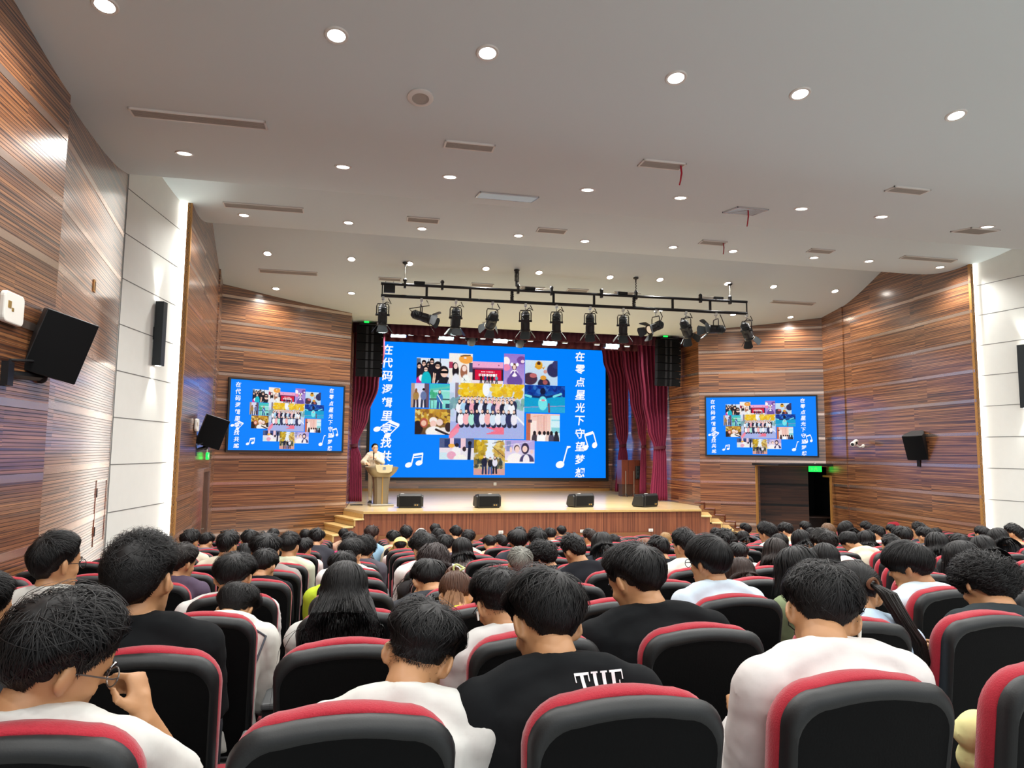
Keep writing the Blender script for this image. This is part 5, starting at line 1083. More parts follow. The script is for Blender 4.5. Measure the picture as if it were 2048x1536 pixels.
def remesh(mb, vox, smooth=3, wr=0.0, seed=0, keep=None):
    me = mb.mesh('tmp', [MT['black']]); TMP.append(me); _o.data = me; _r.voxel_size = vox; _s.iterations = smooth
    vl = TS.view_layers[0]; vl.update(); out = bpy.data.meshes.new_from_object(_o.evaluated_get(vl.depsgraph))
    if wr:
        off = V((seed * 1.7, seed * .3, 0))
        for v in out.vertices:
            p = v.co; k = NZ.noise(p * 7 + off) * .6 + NZ.noise(V((p.x * 9, p.y * 9, p.z * 22)) + off) * .5 + abs(NZ.noise(V((p.x * 16 + p.z * 9, p.y * 12, p.z * 14)) - off)) * .5; v.co = p + v.normal * (k * wr)
    out.polygons.foreach_set('use_smooth', [True] * len(out.polygons)); out.materials.clear(); out.materials.append(None); return out
def ik(S0, W0, a, b, hint):
    d = W0 - S0; L = min(np.linalg.norm(d), (a + b) * .995); dn = d / np.linalg.norm(d); W0 = S0 + dn * L
    x = (a*a - b*b + L*L) / (2*L); h = math.sqrt(max(a*a - x*x, 0)); hn = hint - dn * (hint @ dn); hn /= np.linalg.norm(hn); return S0 + dn * x + hn * h, W0
def hand(mb, W0, d, nrm, side, curl=40, spread=.012, sc=1.0):
    """palm and five fingers; d: direction of the palm, nrm: out of the back of the hand"""
    d = d / np.linalg.norm(d); nrm = nrm - d * (nrm @ d); nrm /= np.linalg.norm(nrm); x = np.cross(d, nrm) * side
    pc = W0 + d * .045 * sc; Rm = M(np.stack([x, d, nrm], 1).tolist()); mb.ell(pc.tolist(), (.038*sc, .05*sc, .016*sc), Rm, 12, 8); mb.tube([W0 - d * .02, pc], [.026*sc, .024*sc], 8)
    for i, (o, ln) in enumerate(((-.028, .07), (-.0095, .08), (.0095, .076), (.027, .06))):
        p = pc + d * .04 * sc + x * o * sc; pts = [p - d * .02]; dd = d.copy(); nn = nrm.copy(); ang = math.radians(curl * (1 + .12 * i))
        for k, f in enumerate((.44, .32, .26)):
            pts.append(p); c, s = math.cos(ang), math.sin(ang); dd, nn = dd * c - nn * s, nn * c + dd * s; p = p + dd * ln * f * sc
        pts.append(p); mb.tube(pts, [.0095*sc, .0095*sc, .0085*sc, .008*sc, .0065*sc], 8); mb.ell(p.tolist(), (.0068*sc,) * 3, None, 8, 6)
    p = W0 + d * .02 * sc - x * .03 * sc; q = p - x * .028 * sc + d * .025 * sc - nrm * .012; r = q + d * .03 * sc - nrm * .012 + x * .006; mb.tube([p + x * .012, p, q, r], [.014*sc, .0125*sc, .0105*sc, .0075*sc], 8)
def skeleton(a):
    th = a.get('lean', 8); hp, hy, hr = a.get('hp', 15), a.get('hy', 0), a.get('hr', 0); sl = a.get('slean', 0)
    Rl = R3('Y', sl) @ R3('X', -th * .6); Ru = R3('Z', -a.get('twist', 0)) @ R3('Y', sl) @ R3('X', -(th * 1.15 + hp * .12)); Rn = R3('Y', sl) @ R3('X', -(th * .55 + hp * .42)); Rh = R3('Z', -hy) @ R3('X', -hp) @ R3('Y', hr)
    k = a.get('torso', 1.0); P0 = np.array([0, 0, .93 if a.get('stand') else .53]); W1 = P0 + Rl @ np.array([0, 0, .23 * k]); N = W1 + Ru @ np.array([0, -.015, .265 * k]); NT_ = N + Rn @ np.array([0, .006, .062]); Hc = NT_ + Rh @ np.array([0, .022, .078])
    return dict(P0=P0, W1=W1, N=N, NT=NT_, H=Hc, Rl=Rl, Ru=Ru, Rn=Rn, Rh=Rh)
def head_top(a, T): k = skeleton(a); return k['H'] + np.array([0, -.02 * math.sin(math.radians(a.get('hp', 15))), .110 + T * .8])
def body_meshes(a, q):
    """body, shirt, trousers and hair of a seated figure (root on the floor below the pelvis, facing +y)"""
    k = skeleton(a); P0, W1, N, NT_, H, Rl, Ru, Rn, Rh = (k[x] for x in ('P0', 'W1', 'N', 'NT', 'H', 'Rl', 'Ru', 'Rn', 'Rh')); fem = a.get('fem', False); bw = a.get('bw', 1.0) * (.9 if fem else 1.0)
    Sh = [N + Ru @ np.array([s * .178 * bw, .0, -.055]) for s in (-1, 1)]
    arms = []
    for i, s in enumerate((-1, 1)):
        ps = a.get('arm_r' if s > 0 else 'arm_l', 'lap')
        if isinstance(ps, str):
            if ps == 'lap': w0, hint = np.array([s * .09, .33 + .12 * math.sin(math.radians(a.get('lean', 8))), .69]), np.array([s * .25, -.4, -1.0])
            elif ps == 'chin': w0, hint = H + Rh @ np.array([s * .045, .075, -.175]), np.array([s * .5, .1, -1.0])
            elif ps == 'cheek': w0, hint = H + Rh @ np.array([s * .085, .06, -.13]), np.array([s * .9, .2, -1.0])
            elif ps == 'down': w0, hint = Sh[i] + np.array([s * .06, .08, -.5]), np.array([s * .3, -1, 0])
        else: w0, hint = H + np.array(ps[0]), np.array(ps[1])
        e, w0 = ik(Sh[i], w0, .285 * bw, .25, hint); arms.append((Sh[i], e, w0, ps))
    def ring(c, R, rx, ry, n=16, y0=0.0): return [tuple(c + R @ np.array([rx * math.cos(2*PI*j/n), y0 + ry * math.sin(2*PI*j/n), 0])) for j in range(n)]
    def torso(mb, g, z0=-.09, neck=True):
        f = bw; mb.rings([ring(P0 + np.array([0, 0, z0]), Rl, .16*f + g, .115 + g), ring(P0, Rl, .165*f + g, .12 + g), ring(P0 * .5 + W1 * .5, Rl, .148*f + g, .11 + g), ring(W1, Ru, .155*f + g, .11 + g), ring(W1 * .6 + N * .4, Ru, .170*f + g, .118 + g), ring(W1 * .3 + N * .7, Ru, .172*f + g, .11 + g), ring(W1 * .13 + N * .87, Ru, .135*f + g, .09 + g), ring(N + Ru @ np.array([0, 0, -.005]), Ru, .085*f + g, .07 + g * .8), ring(N + Rn @ np.array([0, 0, .012]), Rn, .064 + g * .35, .06 + g * .35)])
        for i, s in enumerate((-1, 1)):
            mb.ell(Sh[i], (.058 + g, .06 + g, .06 + g), None, 12, 8); mb.tube([N + Rn @ np.array([s * .03, -.012, .005]), N * .45 + Sh[i] * .55 + Ru @ np.array([0, -.008, .022]), Sh[i]], [.05 + g * .6, .05 + g * .8, .05 + g], 10)
    mb = MB(); torso(mb, 0)
    mb.rings([ring(N + Rn @ np.array([0, 0, -.02]), Rn, .062, .062), ring(N + Rn @ np.array([0, 0, .03]), Rn, .056, .059), ring(NT_, Rn, .055, .062), ring(H + Rh @ np.array([0, -.01, -.05]), Rh, .054, .062)])
    HS = [(-.118, .022, .024, .060), (-.105, .042, .044, .048), (-.075, .056, .066, .026), (-.035, .067, .084, .010), (.01, .073, .094, .0), (.05, .076, .098, -.004), (.085, .067, .086, -.006), (.105, .046, .06, -.006), (.118, .012, .016, -.006)]
    mb.rings([[tuple(H + Rh @ np.array([rx * math.copysign(abs(math.cos(t)) ** .9, math.cos(t)), yc + ry * math.sin(t), z])) for t in [2*PI*j/20 for j in range(20)]] for z, rx, ry, yc in HS])
    R_ = M(Rh.tolist())
    hp_ = lambda *p: H + Rh @ np.array(p)
    mb.rings([[tuple(hp_(x * s, y, z)) for x, y in ((-1, 0), (-.5, .7), (0, 1), (.5, .7), (1, 0))] for z, s, y, in ()] or [[tuple(hp_(x, y, z)) for x, y in ((-w, .085), (0, .088 + d), (w, .085))] for z, w, d in ((.02, .008, .008), (.0, .01, .018), (-.018, .014, .026), (-.03, .012, .012))])
    for s in (-1, 1):
        mb.ell(hp_(s * .03, .078, .03), (.02, .014, .008), R_, 8, 6); mb.ell(hp_(s * .045, .062, -.022), (.02, .02, .02), R_, 8, 6)
        Re = R_ @ rot(z=s * .45, x=-.12); mb.ell(hp_(s * .084, -.006, -.004), (.009, .021, .034), Re, 12, 10); mb.ell(hp_(s * .078, -.001, -.028), (.008, .012, .014), Re, 8, 6)
    mb.ell(hp_(0, .088, -.062), (.022, .011, .006), R_, 8, 6); mb.ell(hp_(0, .086, -.074), (.019, .011, .006), R_, 8, 6)
    for s0, e, w0, ps in arms:
        m_ = (s0 + e) / 2; mb.tube([s0, m_, e], [.05*bw, .045*bw, .038*bw], 10); mb.ell(e, (.039*bw,) * 3, None, 10, 8); mb.tube([e, e * .65 + w0 * .35, w0], [.038*bw, .038*bw, .026], 10)
    legs = []
    for s in (-1, 1):
        hpj = P0 + np.array([s * .085, .02, -.015]); kn, an = ((np.array([s * .12, .44, .50]), np.array([s * .11, .46, .09])) if not a.get('stand') else (np.array([s * .095, .015, .50]), np.array([s * .09, -.01, .09]))); legs.append((hpj, kn, an)); mb.tube([hpj, kn], [.078*bw, .055], 10); mb.ell(kn, (.056,) * 3, None, 10, 8); mb.tube([kn, an], [.053, .036], 10); mb.ell(an + np.array([0, .06, -.05]), (.038, .11, .036), None, 10, 8)
    for i, (s0, e, w0, ps) in enumerate(arms):
        s = (-1, 1)[i]; fd = w0 - e
        if ps == 'chin': hand(mb, w0, Rh @ np.array([-s * .2, .15, 1]), np.array([0, .2, 0]) - Rh @ np.array([-s * .3, -1, 0]), s, 62)
        elif ps == 'cheek': hand(mb, w0, Rh @ np.array([-s * .1, .1, 1]), Rh @ np.array([s * 1.0, .2, 0]), s, 30)
        elif isinstance(ps, tuple) and len(ps) > 2: hand(mb, w0, np.array(ps[2], float), np.array(ps[3], float), s, ps[4])
        else: hand(mb, w0, fd, np.array([s * .4, .2, .8]), s, 35)
    body = remesh(mb, a.get('vox') or (.017, .010, .0075)[q], (3, 3, 2)[q])
    # shirt
    g = a.get('loose', .016); mb = MB(); torso(mb, g, -.10)
    lowN = N + Rn @ np.array([0, 0, .014])
    mb.rings([ring(lowN + Rn @ np.array([0, 0, dz]), Rn, .072 + dr, .07 + dr) for dz, dr in ((-.02, .006), (.012, .003), (.034, -.002), (.04, -.007))])
    for s0, e, w0, ps in arms:
        if a.get('sleeve', 'short') == 'short':
            en = s0 * .18 + e * .82; mb.tube([s0, s0 * .5 + en * .5, en], [.058*bw + g, .06*bw + g, .063*bw + g], 12)
        else: mb.tube([s0, (s0 + e) / 2, e], [.056*bw + g, .052*bw + g, .047*bw + g], 12); mb.ell(e, (.046*bw + g,) * 3, None, 10, 8); mb.tube([e, e * .12 + w0 * .88], [.046*bw + g, .033 + g], 12)
    if a.get('hood'):
        hc = N + Rn @ np.array([0, -.05, .02]); mb.ell(hc, (.155, .075, .055), M(Rn.tolist()) @ rot(x=.5), 14, 10); mb.ell(N + Rn @ np.array([0, -.085, -.03]), (.12, .045, .09), M(Ru.tolist()), 12, 8)
    shirt = remesh(mb, (.02, .013, .0105)[q], 4, (0, .006, .0075)[q] * a.get('wr', 1), a.get('seed', 1))
    mb = MB(); mb.rings([ring(P0 + np.array([0, 0, -.085]), Rl, .168*bw, .128), ring(P0 + np.array([0, .01, .03]), Rl, .174*bw, .13)])
    for hpj, kn, an in legs: mb.tube([hpj, kn], [.092*bw, .068], 10); mb.ell(kn, (.069,) * 3, None, 10, 8); mb.tube([kn, an], [.066, .056], 10)
    tr = remesh(mb, .024, 3)
    mb = MB()
    for hpj, kn, an in legs: mb.rings([[(an[0] + x * .047, an[1] + .06 + y * .135, z) for x, y in ((-.6, -1), (.6, -1), (1, -.3), (.95, .5), (.5, 1), (-.5, 1), (-.95, .5), (-1, -.3))] for z in (.0, .03, .06)] + [[(an[0] + x * .03, an[1] + .01 + y * .06, .1) for x, y in ((-.6, -1), (.6, -1), (1, -.3), (.95, .5), (.5, 1), (-.5, 1), (-.95, .5), (-1, -.3))]])
    sh = mb.mesh('shoes', [MT['shoe']], True); sh.materials[0] = None
    caps = [(NT_ - np.array([0, 0, .03]), P0, .125 * bw), (Sh[0], Sh[1], .075 * bw), (N, W1, .14 * bw)] + [(x[0], x[1], .062) for x in arms]
    hm = hair_mesh(a.get('style', 'short'), q, Rh, H, caps, a.get('seed', 1), a.get('T'), a.get('hlen'), a.get('drape'))
    return dict(body=body, shirt=shirt, trousers=tr, shoes=sh, hair=hm, sk=k, arms=arms, legs=legs, Sh=Sh)
CLOTH = {}
def cloth(col):
    if col not in CLOTH: CLOTH[col] = mat('cloth_' + col.strip('#'), col, .9, spec=.15, noise=.06, nscale=30, bump=.08)
    return CLOTH[col]
HAIRM = {}
def hairmat(col):
    if col not in HAIRM:
        m = mat('hair_' + col.strip('#'), col, .5, spec=.3, noise=.35, nscale=60)
        HAIRM[col] = m
    return HAIRM[col]
def put(name, me, m, root):
    o = bpy.data.objects.new(name, me); C.objects.link(o); o.parent = root; o.material_slots[0].link = 'OBJECT'; o.material_slots[0].material = m; return o
CACHE = {}
def person(a, root_loc, label, q, scale=(1, 1, 1), roll=0.0, group=None, rz=0.0):
    t = thing('person', label, 'person', root_loc, group=group); t.scale = scale; t.rotation_euler = (0, roll, rz)
    key = None
    if q == 0:
        key = (a['style'], a['lean'], a['hp'], a['hy'])
    if key is None or key not in CACHE:
        d = body_meshes(a, q)
        if key is not None: CACHE[key] = d
    else: d = CACHE[key]
    put('body', d['body'], MT[a.get('skin', 'skin')], t); h = put('hair', d['hair'], hairmat(a.get('hair', '#080708')), t); sh = put('shirt', d['shirt'], cloth(a.get('shirt', '#dddddd')), t)
    put('trousers', d['trousers'], MT['trouser'], t); put('shoes', d['shoes'], MT['shoe'], t)
    k = d['sk']; R_ = M(k['Rh'].tolist()); H = k['H']; hp_ = lambda *p: H + k['Rh'] @ np.array(p)
    if q == 2 or a.get('face'):
        for s in (-1, 1):
            mb = MB(); mb.ell(hp_(s * .031, .0845, .010), (.012, .006, .006), R_, 10, 8); mb.obj('eye', MT['eye'], t, smooth=True)
            mb = MB(); mb.tube([hp_(s * .016, .095, .028), hp_(s * .032, .096, .033), hp_(s * .05, .082, .026)], [.0035, .004, .002], 5); mb.obj('eyebrow', MT['eye'], t)
        mb = MB(); mb.ell(hp_(0, .0965, -.068), (.02, .006, .007), R_, 10, 8); mb.obj('lips', MT['lip'], t, smooth=True)
    if a.get('glasses'):
        m_ = MT[a['glasses']]; mb = MB()
        for s in (-1, 1):
            mb.tube([hp_(s * .034 + .025 * math.cos(b), .104, .006 + .02 * math.sin(b)) for b in [2*PI*j/16 for j in range(17)]], .0018, 5); mb.tube([hp_(s * .059, .103, .012), hp_(s * .077, .085, .012), hp_(s * .083, .01, .01), hp_(s * .083, -.02, -.006)], .0018, 5)
        mb.tube([hp_(-.01, .104, .01), hp_(0, .107, .014), hp_(.01, .104, .01)], .0018, 5); mb.obj('glasses', m_, t)
    if a.get('earbud'):
        s = a['earbud']; mb = MB(); mb.tube([hp_(s * .09, .004, -.012), hp_(s * .092, .012, -.045)], [.006, .0035], 6); mb.obj('earbud', MT['white_pl'], t, smooth=True)
    if a.get('headband'):
        mb = MB(); mb.tube([hp_(.098 * math.cos(b), .0, .022 + .122 * math.sin(b)) for b in [PI * j / 16 for j in range(17)]], .008, 6, sq=.5)
        for s in (-1, 1): mb.ell(hp_(s * .098, 0, -.005), (.018, .035, .042), R_, 12, 8)
        mb.obj('headphones', MT['white_pl'], t, smooth=True)
    if a.get('cap'):
        mb = MB(); nu = 28; rs = []
        for i in range(9):
            e = -.02 + (PI/2 - .04) * i / 8; rs.append([tuple(hp_(.104 * math.cos(e) * math.cos(2*PI*j/nu), -.01 + .122 * math.cos(e) * math.sin(2*PI*j/nu), .03 + .108 * math.sin(e))) for j in range(nu)])
        mb.rings(rs, cap=True); mb.ell(hp_(0, -.01, .138), (.008, .008, .005), R_, 8, 6); c_ = mb.obj('cap', cloth(a['cap']), t, smooth=True)
        mb = MB(); mb.rings([[tuple(hp_(.098 * math.cos(b) * f, .02 + .085 * math.sin(b) * f + (.0 if f < 1.05 else .0), .03 - .02 * (f - 1) * 4)) for b in [PI * j / 12 for j in range(13)]] for f in (1.0, 1.25, 1.5, 1.7)] , cap=False, closed=False); o = mb.obj('brim', cloth(a['cap']), c_, smooth=True); o.modifiers.new('thickness', 'SOLIDIFY').thickness = .004
        mb = MB(); mb.rings([[tuple(hp_(.046 * math.cos(b), -.124 - z_ * .0 + .03 * abs(math.cos(b)) , .032 + .042 * math.sin(b) * f)) for b in [PI * j / 10 for j in range(11)]] for f, z_ in ((1, 0), (.02, 0))], cap=False, closed=False); mb.obj('strap_opening', MT['black'], c_)
    return t, d
# ---------------------------------------------------------------- the audience
HD = {'short': 'short black hair', 'messy': 'messy black hair', 'neat': 'neat black hair', 'spiky': 'spiky hair', 'fade': 'shaved nape', 'bowl': 'bowl-cut hair', 'long': 'long straight hair', 'wavy': 'long wavy hair', 'curly': 'curly hair', 'pony': 'ponytail', 'bun': 'hair bun', 'bob': 'bobbed hair', 'cap': 'cap'}
def col_of(x): return round((x - COL0) / PITCH)
def solve(px, top, row, a, w, T):
    """lean, trunk length and size of a seated figure in that row whose crown is seen at (px, top), w wide"""
    best = None; fz = ROW_Z(row); L0 = a.get('L', 8); smx = a.get('smax', 1.18); wn = .2 + .045 * abs(math.sin(math.radians(a.get('hy', 0)))) + max(0, T - .024) * 1.4
    far = not a.get('free', True)
    for ln in ((6, 22, 40) if far else range(max(L0 - 8, -14), 62, 4)):
        for k in ((.92,) if far else (1.04, 1.0, .96, .92, .88, .84, .8)):
            b = dict(a, lean=ln, torso=k); h = head_top(b, T); Y = ROW_Y(row) + .20 + h[1]
            s = min(max(w * (ROT[2] @ ray(px, top)) * Y / F / wn, .95), smx); Y = ROW_Y(row) + .20 + h[1] * s
            p = atY(px, top, Y); need = (p.z - fz) / h[2]; e = abs(need - s) + .004 * abs(ln - L0) + .25 * abs(k - .96)
            if best is None or e < best[0]: best = (e, ln, k, need, s, p, h, Y)
    return best
def w_depth(px, top, w, width=.205):
    r = ray(px, top); return (F * width / w) / (ROT[2] @ r)
def seat_person(a, px, top, row, w, label, q, group=None, T=None):
    T = T if T is not None else (a.get('T') or STY[a['style']][1])
    e, ln, k, need, s, p, h, Y = solve(px, top, row, a, w, T); a = dict(a, lean=ln, torso=k); sz = min(max(need, s * .86), s * 1.12)
    if q: print('P', px, row, 'lean', ln, 'torso', k, 'size %.2f need %.2f' % (s, need))
    xr = p.x - h[0] * s; c = COL0 + PITCH * col_of(xr); off = max(-.14, min(.14, xr - c)); roll = 0.0
    if abs(xr - c) > .02: roll = math.asin(max(-.16, min(.16, (xr - (c + off * .7)) / 1.15))); xr -= math.sin(roll) * h[2] * sz
    OCC.setdefault(row, []).append(xr)
    return person(a, (xr, ROW_Y(row) + .20, ROW_Z(row)), label, q, (s, s, sz), roll, group)
BL_K, WH, CRM = '#111315', '#cfcfca', '#cdc7b2'
NEAR = [  # px, top, w, row, settings, label
 (120, 1197, 240, 1, dict(style='messy', hp=24, hy=52, hr=8, shirt=WH, glasses='glass_frame', smax=1.2, T=.034, arm_r=([.15, .06, -.135], [.3, .4, -1], [-.25, .25, 1], [.75, -.2, .2], 66), hlen=.11), 'person in white tee and glasses resting hand at mouth, nearest at left'),
 (845, 1210, 170, 1, dict(style='fade', hp=44, hy=14, hr=12, shirt=WH, T=.032, twist=4), 'person with black hair and shaved nape bending over, white shirt, nearest row centre'),
 (1092, 1147, 170, 1, dict(style='short', hp=38, hy=-14, hr=10, shirt='#141618', T=.03, hlen=.11, bw=1.1, tee=True), 'person in black tee lettered THE across the back, head bowed'),
 (1650, 1136, 168, 1, dict(style='messy', hp=46, hy=24, hr=10, shirt='#d3cfcc', sleeve='long', glasses='dark_frame', earbud=1, arm_r='cheek', T=.028, bw=1.08, hlen=.1, loose=.022), 'person in plain white sweatshirt leaning cheek on hand, white earbud'),
 (285, 1076, 150, 2, dict(style='spiky', hp=4, hy=16, shirt=BL_K, T=.026), 'person with tall spiky hair and black tee at left'),
 (1272, 1093, 132, 2, dict(style='neat', hp=30, hy=-26, hr=4, shirt=BL_K, T=.026, bw=1.12), 'person with smooth rounded black hair and black tee looking left, right of centre'),
 (1985, 1106, 150, 2, dict(style='curly', hp=34, hy=10, shirt='#2b3235'), 'person with bushy curly black hair at the right picture edge'),
 (-38, 1150, 110, 2, dict(style='short', hp=12, hy=28, shirt='#3a3c40'), 'person cut off by the left picture edge, only cheek and hair visible'),
 (116, 1069, 96, 3, dict(style='short', hp=6, hy=42, shirt='#cbcac4', glasses='dark_frame', T=.024), 'person in white crew-neck tee and dark glasses by the left panelling'),
 (472, 1170, 84, 3, dict(style='messy', hp=58, hy=18, L=26, shirt='#d0cfc8', sleeve='long', hood=True, loose=.024, bw=1.06), 'person in white hooded jacket with dark piping, bent far forward'),
 (690, 1127, 96, 3, dict(style='long', hp=20, hy=0, shirt=WH, fem=True, hlen=.66, T=.022, L=-10, drape=(-.235, 1.02)), 'person with very long straight black hair hanging over the seat back'),
 (998, 1143, 112, 2, dict(style='fade', hp=34, hy=-14, shirt='#cdcdca', glasses='dark_frame', earbud=-1, T=.03), 'person with undercut hair, dark glasses and white earbud, white shirt'),
 (1418, 1074, 88, 3, dict(style='bowl', hp=10, hy=-26, shirt='#c7d7e3', glasses='dark_frame'), 'person with smooth bowl cut, glasses and pale blue shirt looking left'),
 (1717, 1127, 118, 2, dict(style='pony', hp=44, hy=26, shirt='#bfd6ea', fem=True, tail=True), 'person with long side ponytail and light blue shirt'),
 (1820, 1087, 92, 3, dict(style='bowl', hp=22, hy=-38, shirt='#cfe0ea', fem=True, arm_l='chin'), 'person with blunt black hair and pale blue collar, chin on hand, right side'),
 (1598, 1096, 80, 3, dict(style='bob', hp=30, hy=-12, shirt='#7d8a68', fem=True, glasses='glass_frame'), 'person with black bob and wire glasses behind the sweatshirt wearer'),
 (468, 1111, 84, 4, dict(style='short', hp=30, hy=10, shirt='#cdccc8', T=.028), 'person in white shirt with both ears showing, left of centre, thick black hair'),
 (858, 1121, 76, 4, dict(style='neat', hp=46, hy=-6, shirt='#3a3d42', arm_l='cheek'), 'person in dark grey top resting head on a raised fist'),
 (912, 1150, 72, 3, dict(style='bun', hp=52, hy=6, shirt='#e9d53c', hair='#4a2d1c', fem=True, bun=True, hlen=.12), 'person with brown hair in a clipped bun and yellow jacket'),
 (1040, 1097, 54, 5, dict(style='short', hp=8, hy=4, shirt='#5a4a46', hair='#77776f', skin='skin', T=.018), 'grey-haired person with both ears showing, facing the stage'),
 (684, 1106, 58, 5, dict(style='short', hp=40, hy=6, shirt='#b7cf3a', T=.026), 'person in lime-green shirt with black straps, head bowed'),
 (868, 1090, 80, 5, dict(style='wavy', hp=30, hy=4, shirt='#2c2a2b', hair='#2b2120', fem=True, hlen=.42), 'person with long wavy dark brown hair, head lowered'),
 (1925, 1084, 66, 4, dict(style='long', hp=24, hy=-18, shirt='#3a4046', fem=True, glasses='glass_frame', hlen=.5), 'person with long black hair and thin glasses at right'),
 (1085, 1081, 60, 6, dict(style='curly', hp=24, hy=-42, shirt='#17181c'), 'person with curly top hair looking left in a black shirt'),
 (850, 1068, 60, 6, dict(style='messy', hp=34, hy=-20, shirt='#d9d9d7', T=.032), 'person in pale grey shirt with big black hair, ear at left'),
 (702, 1080, 56, 6, dict(style='messy', hp=38, hy=22, shirt='#e9e9e6', arm_r='cheek', T=.036), 'person with wavy black hair and white shirt, pen at cheek'),
 (531, 1069, 66, 6, dict(style='short', hp=20, hy=-4, shirt='#8f8a86', T=.036), 'person with full rounded black hair in front of the white shirts at left'),
 (1650, 1061, 62, 6, dict(style='messy', hp=26, hy=4, shirt='#3d3b44', hair='#14110f', T=.034), 'person with wispy tousled dark hair, right of centre'),
 (1652, 1089, 50, 4, dict(style='long', hp=24, hy=10, shirt='#30343a', fem=True, hlen=.3), 'person with straight dark hair beside the black bob'),
 (1485, 1118, 50, 4, dict(style='long', hp=40, hy=4, shirt='#4a3a34', hair='#2a1a14', fem=True, hlen=.3), 'person with long brown hair bent low behind the bowl cut'),
 (1370, 1061, 54, 5, dict(style='messy', hp=14, hy=-22, shirt='#dfe6dc', glasses='glass_frame', T=.03), 'person in striped pale green top and glasses turned left'),
 (365, 1091, 46, 5, dict(style='messy', hp=16, hy=38, shirt='#54485a', hair='#1b1512'), 'person in plum shirt turned right behind the spiky hair'),
 (580, 1067, 46, 7, dict(style='fade', hp=14, hy=16, shirt='#c3cbb2', T=.022), 'person in sage-green tee with close-cropped sides'),
 (528, 1101, 55, 5, dict(style='short', hp=40, hy=18, shirt='#15161a', T=.022), 'person in black collared top with head bowed, left of centre'),
 (1531, 1043, 42, 9, dict(style='messy', hp=10, hy=-30, shirt='#c3cdc9', T=.03), 'person sitting tall in pale grey-green shirt by the dark doorway'),
 (1700, 1062, 37, 7, dict(style='short', hp=48, hy=-24, shirt=CRM), 'person in large cream shirt bending left, right block'),
 (730, 1074, 40, 7, dict(style='curly', hp=24, hy=12, shirt='#54525a', sleeve='long'), 'person in charcoal hooded top beside the aisle of empty seats'),
 (1598 + 97, 1115, 38, 5, dict(style='cap', hp=48, hy=8, shirt='#3f4a55', cap='#ece8da'), 'person in white cap with black strap opening, bent forward'),
]
